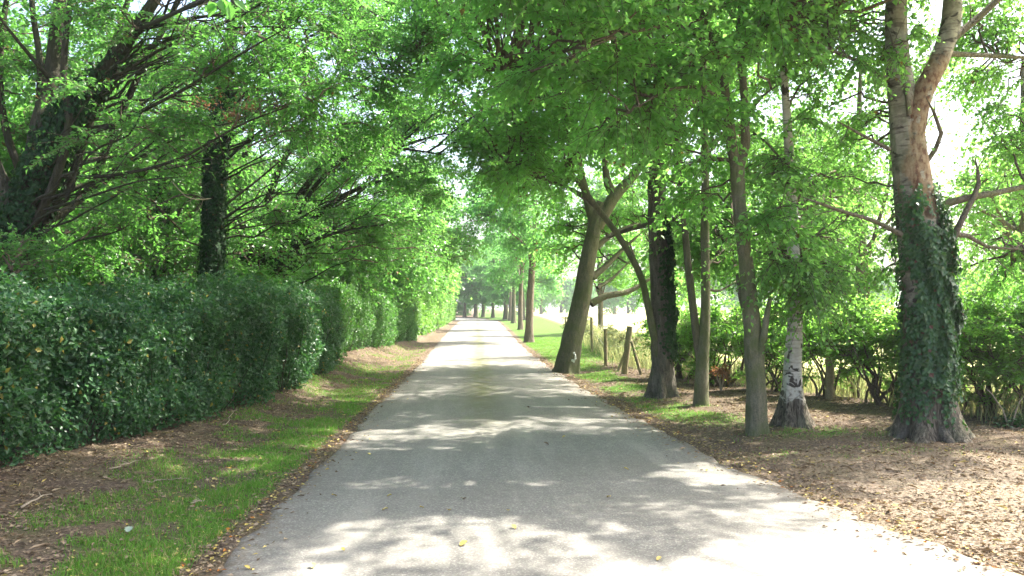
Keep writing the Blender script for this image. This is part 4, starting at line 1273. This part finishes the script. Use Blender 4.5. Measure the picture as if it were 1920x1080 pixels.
T.crown([clump(620, 300, YL, 1.6, 1.4, .9, 150), clump(760, 220, YL - .5, 2, 1.6, 1, 360), clump(560, 160, YL, 2, 1.6, 1.2, 210), clump(800, 330, YL - .2, 1.3, 1.3, .6, 210), clump(690, 420, YL, 1.4, 1.4, .6, 210),
         clump(780, 60, YL, 2.4, 2, 1.2, 400), clump(600, 450, YL + 1, 1, 1, .7, 140), clump(640, -60, YL, 3, 2.4, 1.3, 350), clump(780, 470, YL + 2.5, 1, 1, .6, 120), clump(420, 250, YL + 1.5, 1.6, 1.4, 1.5, 220)],
        'leaf_w', minz=1.8, leaf=.08, per=25, droop=.2, wmul=.65, rise=.12)

# the rest of the wood
wl = [(-7.6, 19.0, 9, .13, 'thin dark trunk seen just left of the ivy column', .085), (-9.6, 21.5, 10, .16, 'ivy-grown trunk deep in the wood between the leaning trunk and the ivy column', .1),
      (-5.2, 26.5, 9.5, .16, 'tree arching over the second hedge beyond the multi-stemmed tree', .12),
      (-4.9, 34.0, 9.5, .17, 'bushy tree overhanging the sunlit end of the second hedge', .14), (-4.8, 44.0, 9.5, .18, 'sunlit tree over the first stretch of the far hedge', .17),
      (-5.0, 57.0, 10, .18, 'sunlit pale green tree midway along the far hedge', .2), (-5.2, 73.0, 10, .2, 'tree standing over the far end of the far hedge', .24), (-6.0, 92.0, 10, .2, 'farthest tree of the left hand side', .28)]
for i, (x, y, H, rd, lb, lf) in enumerate(wl):
    arch = 1.6 if 2 <= i <= 3 else .9
    generic('woodland_tree', (x, y), lb, 'tree', 130 + i, H=H, rad=rd, crown_c=(arch, 0, H * .5), crown_r=(3.3, 3.6, H * .40), nclump=18, ntw=115, leaf=lf, per=17 if i < 4 else 13,
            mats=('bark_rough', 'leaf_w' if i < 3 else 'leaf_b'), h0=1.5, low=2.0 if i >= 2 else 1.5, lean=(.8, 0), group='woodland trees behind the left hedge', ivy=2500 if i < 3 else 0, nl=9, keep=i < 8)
wood = generic('woodland_tree', (-13, 15.5), 'leafy tree far inside the wood', 'tree', 150, H=10, rad=.2, crown_c=(0, 0, 5), crown_r=(3.6, 3.4, 4.2), nclump=22, ntw=110, leaf=.13, per=15,
               mats=('bark_rough', 'leaf_w'), h0=1.5, low=1.3, keep=False, ivy=1500, nl=9)
wr = wood.root
wr['group'] = 'deep woodland trees left of the lane'
wr['label'] = 'leafy background tree deep inside the wood left of the lane'
for i, (x, y) in enumerate([(-9.5, 12.5), (-12.5, 21), (-10.2, 27), (-14.5, 30), (-9.5, 36), (-16, 23), (-19, 30), (-13, 40), (-9.5, 48), (-20, 40), (-9.2, 66), (-25, 36)]):
    c = copy_tree(wr, (x, y, float(gz(x, y))), wr['label'], rz=i * 1.7 + .4, sc=.9 + .07 * (i % 4))


# ------------------------------------------------------------------ hedges
def hedge_leaves(Y0, Y1, xf, depth, z0f, z1f, n, leaf, seed, inner=.35, bumps=.35, front=True, zlow=.0, gap=None):
    r = np.random.default_rng(seed)
    Y = Y0 + (Y1 - Y0) * r.random(n)
    # closer leaves count more: importance towards the camera
    H = z1f(Y) - z0f(Y)
    per = H + depth * .9 + H * .35
    s = r.random(n) * per
    fr = s < H; tp = (s >= H) & (s < H + depth * .9)
    x = np.where(fr, 0, np.where(tp, (s - H) / .9, depth))
    z = np.where(fr, s, np.where(tp, H, H * (1 - (s - H - depth * .9) / (H * .35) * .5)))
    nx = np.where(fr, 1., np.where(tp, 0, -1)); nz = np.where(tp, 1., 0)
    # round the shoulders and foot
    u = x / depth; w = z / H
    x = x + np.where(fr, .20 * sm(w, .75, 1) ** 1 + .12 * (1 - sm(w, 0, .25)), 0)
    z = z - np.where(tp, .16 * (1 - sm(u, 0, .35)), 0)
    b = (vn(Y, z + x * .8, .9, seed) - .5) * bumps + (vn(Y, z + x, .33, seed + 1) - .5) * bumps * .75 + (vn(Y, z + x, .13, seed + 2) - .5) * .17
    d = inner * r.random(n) ** 1.6
    off = b - d
    X = xf(Y) - x + nx * off
    Z = z0f(Y) + z + nz * off * 1.15 + np.where(tp & (r.random(n) < .12), r.random(n) * .28 * vn(Y, x, .5, 5), 0)
    pos = np.stack([X, Y, Z], 1)
    N = np.stack([nx * .9, -.15 + 0 * nx, nz + .45], 1)
    nn = norm(N + r.normal(size=pos.shape) * .55)
    ax = norm(r.normal(size=pos.shape) * .7 + np.array([0, 0, -.25]) + N * .2)
    k = np.ones(n, bool)
    if gap is not None: k = gap(pos, z / H, r)
    k &= ~((w < .2) & (r.random(n) < .35 * (1 - w / .2)) & fr)
    pos, nn, ax = pos[k], nn[k], ax[k]
    ls = leaf * (.6 + .7 * r.random(len(pos)))
    return pos, ax, nn, ls, r


def hedge(name, label, Y0, Y1, depth, ztop, n, leaf, seed, mat, nin=0, bumps=.35, xoff=0, nst=8, ends=True):
    xf = lambda Y: hedge_x(Y) + xoff
    z0 = lambda Y: gz(hedge_x(Y), Y) + .02
    z1 = lambda Y: np.interp(Y, ztop[0], ztop[1]) + (vn(Y, Y * 0, 1.3, seed) - .5) * .16
    yc = (Y0 + Y1) / 2
    o = np.array([float(xf(yc)) - depth / 2, yc, float(z0(yc))])
    root = empty(name, tuple(o), label, 'hedge')
    pos, ax, nn, ls, r = hedge_leaves(Y0, Y1, xf, depth, z0, z1, n, leaf, seed, bumps=bumps)
    v, f = leaves(pos - o, ax, nn, ls, ls * .7, .1)
    parts = [(v, f, 0, False, {'tint': rt(len(pos), r)})]
    if ends:      # near end face and far end face
        for ye, sgn in ((Y0, -1.), (Y1, 1.)):
            ne = int(n * .07)
            x = r.random(ne) * depth; zz = r.random(ne)
            b = (vn(x, zz * 2, .5, seed + 9) - .5) * .3
            pe = np.stack([xf(ye) - x, ye - sgn * .12 * sm(zz, .8, 1) + sgn * (b - .25 * r.random(ne)), z0(ye) + zz * (z1(ye) - z0(ye))], 1)
            s = leaf * (.6 + .7 * r.random(ne))
            v, f = leaves(pe - o, norm(r.normal(size=pe.shape)), norm(np.array([0, sgn, .4]) + r.normal(size=pe.shape) * .5), s, s * .7, .1)
            parts.append((v, f, 0, False, {'tint': rt(ne, r)}))
    if nin:       # bigger leaves filling the inside
        Y = Y0 + .3 + (Y1 - Y0 - .6) * r.random(nin)
        q = r.random(nin)
        pi_ = np.stack([xf(Y) - .38 - (depth - .7) * r.random(nin), Y, z0(Y) + .3 + (z1(Y) - z0(Y) - .6) * q], 1)
        s = leaf * 2.4
        v, f = leaves(pi_ - o, norm(r.normal(size=pi_.shape)), norm(r.normal(size=pi_.shape)), s, s * .7, .1)
        parts.append((v, f, 0, False, {'tint': rt(nin, r) * .9}))
    link('foliage', mesh_from('foliage', parts), [mat], root)
    # stems rising out of the soil
    for i in range(nst):
        ys_ = Y0 + .5 + (Y1 - Y0 - 1) * (i + r.random() * .8) / nst
        x0 = float(xf(ys_)) - .12 - .15 * r.random()
        a = np.array([x0, ys_, float(gz(x0, ys_)) - .02])
        n_ = 8
        t = np.linspace(0, 1, n_)[:, None]
        cur = []
        for _ in range(4):
            e = a + np.array([r.normal() * .25 + .05, r.normal() * .35, .7 + .5 * r.random()])
            cur.append(a + (e - a) * t + r.normal(size=(n_, 3)) * .02 * np.sin(t * 3.14))
        V, Fq = tubes(np.stack(cur) - o, np.linspace(.009, .003, n_)[None] * np.ones((4, 1)), 5)
        link('stem', mesh_from('stem', [(V, Fq, 0, True)]), ['bark_wood'], root)
    return root


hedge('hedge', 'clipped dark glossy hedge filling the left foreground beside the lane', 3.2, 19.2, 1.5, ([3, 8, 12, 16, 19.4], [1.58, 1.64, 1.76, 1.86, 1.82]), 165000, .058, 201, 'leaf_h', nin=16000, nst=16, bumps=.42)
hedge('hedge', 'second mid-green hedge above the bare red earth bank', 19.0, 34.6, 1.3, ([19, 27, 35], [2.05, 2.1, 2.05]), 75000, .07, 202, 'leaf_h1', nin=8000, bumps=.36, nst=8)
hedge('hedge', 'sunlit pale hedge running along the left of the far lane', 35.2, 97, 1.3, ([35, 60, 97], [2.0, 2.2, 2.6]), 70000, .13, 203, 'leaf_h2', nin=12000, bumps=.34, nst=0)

# brushwood growing above the left hedge
BR = []
for i, (px, py, Y, rx, rz, lb) in enumerate([(60, 480, 9.8, .9, .35, 'light green leafy growth rising above the hedge at the left edge'), (215, 488, 12.2, .9, .35, 'feathery light green bush topping the hedge left of the ivy column'),
                                             (520, 520, 18.0, .9, .4, 'soft green bush topping the far end of the dark hedge'), (640, 520, 24.5, 1.2, .5, 'rounded bush leaning out over the second hedge')]):
    c = P(px, py, Y)
    c[0] -= .5
    T = Tree('bush', (c[0], Y), lb, 'bush', 'bushes rising behind the left hedge', 210 + i)
    for j in range(5):
        e = c + T.r.normal(size=3) * np.array([rx * .5, .5, rz * .4])
        T.limb(limb_line(T.base, e, T.r), np.linspace(.025, .006, 7), 'twig', k=6, name='stem')
    T.crown([(c, (rx, 1.1, rz), 190), (c + np.array([-.4, .5, -.35]), (rx, 1.1, rz), 150)], 'leaf_w', minz=.7, leaf=.05 + .01 * i, per=18, keep=False, twl=.4, droop=.05)

# right hand hawthorn hedge bushes
hb = [(1285, 16.9, .8, 1.30, .28, 'hawthorn bush directly right of the dark furrowed trunk'), (1350, 15.6, .8, 1.36, .3, 'hawthorn bush between the twin stems and the mossy trunk'),
      (1455, 14.2, .8, 1.42, .3, 'hawthorn bush behind the gap between mossy trunk and slim birch'), (1560, 13.2, .8, 1.42, .3, 'open-bottomed hawthorn bush right of the slim birch'),
      (1655, 12.3, .75, 1.45, .32, 'dense hawthorn bush just left of the ivy-clad birch'), (1760, 11.7, .7, 1.5, .35, 'hawthorn bush hidden mostly behind the ivy-clad birch'),
      (1860, 10.9, .75, 1.42, .35, 'dark hawthorn bush with twiggy stems right of the ivy-clad birch'), (1960, 10.3, .8, 1.4, .35, 'hawthorn bush cut by the right picture edge')]
for i, (px, Y, hw, top, bot, lb) in enumerate(hb):
    c = P(px, 640, Y); top *= 1.1; hw *= 1.35
    T = Tree('hawthorn_bush', (c[0], Y), lb, 'bush', 'hawthorn bushes of the right hedge', 230 + i)
    r = T.r
    B = T.base
    for j in range(14):
        e = B + np.array([r.normal() * .42, r.normal() * .25, .75 + .65 * r.random()])
        st_ = B + np.array([r.normal() * .2, r.normal() * .1, -.02])
        T.limb(limb_line(st_, e, r, wob=.12, sag=0), np.linspace(.022 + .018 * (j == 0), .006, 7), 'twig', k=6, name='stem')
    dens = 1.0 if i not in (3,) else .7
    cl = [(B + np.array([0, 0, top * .78]), (hw * 1.1, .45, .34), int(430 * dens)), (B + np.array([-.35, 0, top * .55]), (hw * .55, .4, .35), int(190 * dens)),
          (B + np.array([.4, .05, top * .55]), (hw * .5, .4, .35), int(180 * dens)), (B + np.array([0.1, .0, top * 1.0]), (hw * .9, .4, .2), 60)]
    cl.append((B + np.array([0, 0, .38]), (hw * .9, .35, .28), 80 if i in (0, 1, 6, 7) else 42))
    T.crown(cl, 'leaf_hw', minz=.3, leaf=.05, per=17, twl=.32, droop=.1, br=.008, keep=False, wmul=.8)

for i, (x, y, h, lb) in enumerate([(4.6, 24, .9, 'pale wispy shrub in the tall grass behind the braced post'), (4.7, 30, 1.0, 'pale shrub in tall grass beyond the leaning tree'),
                                   (5.0, 37, 1.1, 'sunlit shrub right of the lone reddish trunk'), (5.4, 46, 1.2, 'sunlit far shrub along the fence line')]):
    T = Tree('shrub', (x, y), lb, 'shrub', 'pale shrubs along the field fence', 240 + i)
    for j in range(5):
        T.limb(limb_line(T.base, T.base + np.array([T.r.normal() * .4, T.r.normal() * .4, h * .9]), T.r), np.linspace(.014, .005, 7), 'stick', k=5, name='stem')
    T.crown([(T.base + np.array([0, 0, h * .65]), (.8, .8, h * .5), 130)], 'tall', minz=.1, leaf=.07, per=14, twl=.4, keep=False, br=.006)

# bramble and ivy at the far right foot
T = Tree('bramble', P(1895, 800, 10.0)[:2], 'low bluish bramble patch at the foot of the right hedge by the picture edge', 'bramble', seed=250)
T.limb(limb_line(T.base, T.base + np.array([-.3, .1, .55]), T.r), np.linspace(.012, .005, 7), 'stick', k=6, name='stem')
T.limb(limb_line(T.base, T.base + np.array([.2, 0, .45]), T.r), np.linspace(.012, .005, 7), 'stick', k=6, name='stem')
T.crown([(T.base + np.array([0, 0, .12]), (.45, .3, .16), 90)], 'ivy', minz=0, leaf=.045, per=14, twl=.3, keep=False, br=.006)

# dead sapling
b = place(1352, 735, .05)
T = Tree('dead_sapling', b, 'small dead sapling with reddish brown leaves beside the twin stems', 'sapling', seed=251)
for j in range(3):
    T.limb(limb_line(T.base, T.base + np.array([(j - 1) * .12, 0, .42 + .1 * j]), T.r), np.linspace(.012, .004, 7), 'stick', k=6, name='stem')
T.crown([(T.base + np.array([0, 0, .42]), (.16, .14, .22), 26)], 'dry', minz=.1, leaf=.05, per=10, twl=.18, keep=False, br=.005)


# ------------------------------------------------------------------ fence
def post(a, b, rad, label, name='fence_post', split=False):
    r = np.random.default_rng(int(abs(a[0] * 97)))
    o = np.array([a[0], a[1], float(gz(a[0], a[1])) - .05])
    V, Fq, _, _ = trunk_mesh([o, (o + b) / 2, b], [rad, rad * .97, rad * .93], k=14, step=.1, flare=0, rough=.03, seed=3)
    n = len(V)
    k = 14
    tip = np.arange(n - k, n)
    V = np.vstack([V, b + np.array([0, 0, .012])])
    Ft = np.stack([tip, np.roll(tip, -1), np.full(k, n)], -1)
    me = mesh_from(name, [(V - o, Fq, 0, True), (V - o, Ft, 0, False)])
    return tag(link(name, me, ['post'], None, tuple(o)), label, 'fence post', 'wooden posts of the right field fence')


PT = []
for (px, pyb, pyt, pxt, rad, lb) in [(1136, 688, 617, 1135, .05, 'upright wooden fence post between the leaning tree and the braced post'),
                                     (1110, 664, 595, 1109, .05, 'farther wooden fence post close behind the leaning tree'),
                                     (1170, 704, 612, 1181, .075, 'thick tilted fence post propped by two wooden struts'),
                                     (1556, 752, 640, 1556, .07, 'dark fence post standing inside the hawthorn hedge')]:
    a = place(px, pyb, .02)
    if px == 1556: a = P(1556, 700, 12.9)[:2]
    b = P(pxt, pyt, a[1])
    if px == 1556: b[2] = 1.25; b[0] = a[0]
    post(a, b, rad, lb)
    PT.append(b)
a = place(1158, 698, .02)
post(a, P(1176, 650, a[1] + .1), .04, 'left slanting strut of the braced fence post', 'fence_strut')
a = place(1203, 706, .02)
post(a, P(1184, 640, a[1] + .1), .035, 'right slanting strut of the braced fence post', 'fence_strut')
a = place(1015, 640, .02)
for i, (Y, lb) in enumerate([(31, 'distant fence post in tall pale grass beyond the leaning tree'), (39, 'most distant fence post right of the lone reddish trunk')]):
    x = float(fence_x(Y)) - .25
    post(np.array([x, Y]), np.array([x, Y, 1.1]), .05, lb)
    PT.append(np.array([x, Y, 1.1]))
order = [5, 4, 1, 0, 2, 3]
WP = [PT[i] for i in order]
for q, dz in enumerate((.1, .45)):
    pl = np.concatenate([np.linspace(WP[i], WP[i + 1], 6, endpoint=False) for i in range(5)] + [WP[5][None]])
    pl = pl - np.array([0, 0, dz])
    o = pl[-1].copy()
    V, Fq = tubes((pl - o)[None], np.full((1, len(pl)), .003), 4)
    tag(link('fence_wire', mesh_from('fence_wire', [(V, Fq, 0, True)]), ['wire'], None, tuple(o)),
        ['top strand of thin wire strung between the fence posts', 'lower strand of thin wire strung between the fence posts'][q], 'wire')

# ------------------------------------------------------------------ labels of look-alikes by their order in view
ORD = ['first', 'second', 'third', 'fourth', 'fifth', 'sixth', 'seventh', 'eighth', 'ninth', 'tenth', 'eleventh', 'twelfth', 'thirteenth', 'fourteenth', 'fifteenth',
       'sixteenth', 'seventeenth', 'eighteenth', 'nineteenth', 'twentieth', 'twenty-first']


def order(group, key, text):
    q = sorted([o for o in S.objects if o.parent is None and o.get('group') == group], key=key)
    for i, o in enumerate(q):
        o['label'] = text % ORD[i]


order('distant trees across the field', lambda o: o.location.x / o.location.y, 'distant rounded tree across the pale field, %s from left in that far line')
order('deep woodland trees left of the lane', lambda o: o.location.x / o.location.y, 'leafy background tree deep inside the left wood, %s from left among its deepest trees')
order('loose yellow leaves on the lane', lambda o: o.location.y, 'small curled yellow leaf on the grey asphalt, %s nearest of the loose yellow ones')

# ------------------------------------------------------------------ haze
if HAZE:
    mh = bpy.data.materials.new('pale_air')
    mh.use_nodes = True
    mh.node_tree.nodes.clear()
    oo = mh.node_tree.nodes.new('ShaderNodeOutputMaterial')
    pv = mh.node_tree.nodes.new('ShaderNodeVolumePrincipled')
    pv.inputs['Color'].default_value = (.92, .96, 1, 1)
    pv.inputs['Density'].default_value = HAZE
    pv.inputs['Anisotropy'].default_value = .3
    mh.node_tree.links.new(pv.outputs[0], oo.inputs['Volume'])
    MAT['haze'] = mh
    x0, x1, y0, y1, z0, z1 = -640, 640, -80, 960, -1.6, 26
    Vh = np.array([[x, y, z] for z in (z0, z1) for y in (y0, y1) for x in (x0, x1)], float)
    Fh = np.array([[0, 2, 3, 1], [4, 5, 7, 6], [0, 1, 5, 4], [2, 6, 7, 3], [0, 4, 6, 2], [1, 3, 7, 5]])
    tag(link('haze', mesh_from('haze', [(Vh, Fh, 0, False)]), ['haze']), kind='stuff')
    cy.volume_bounces = 0
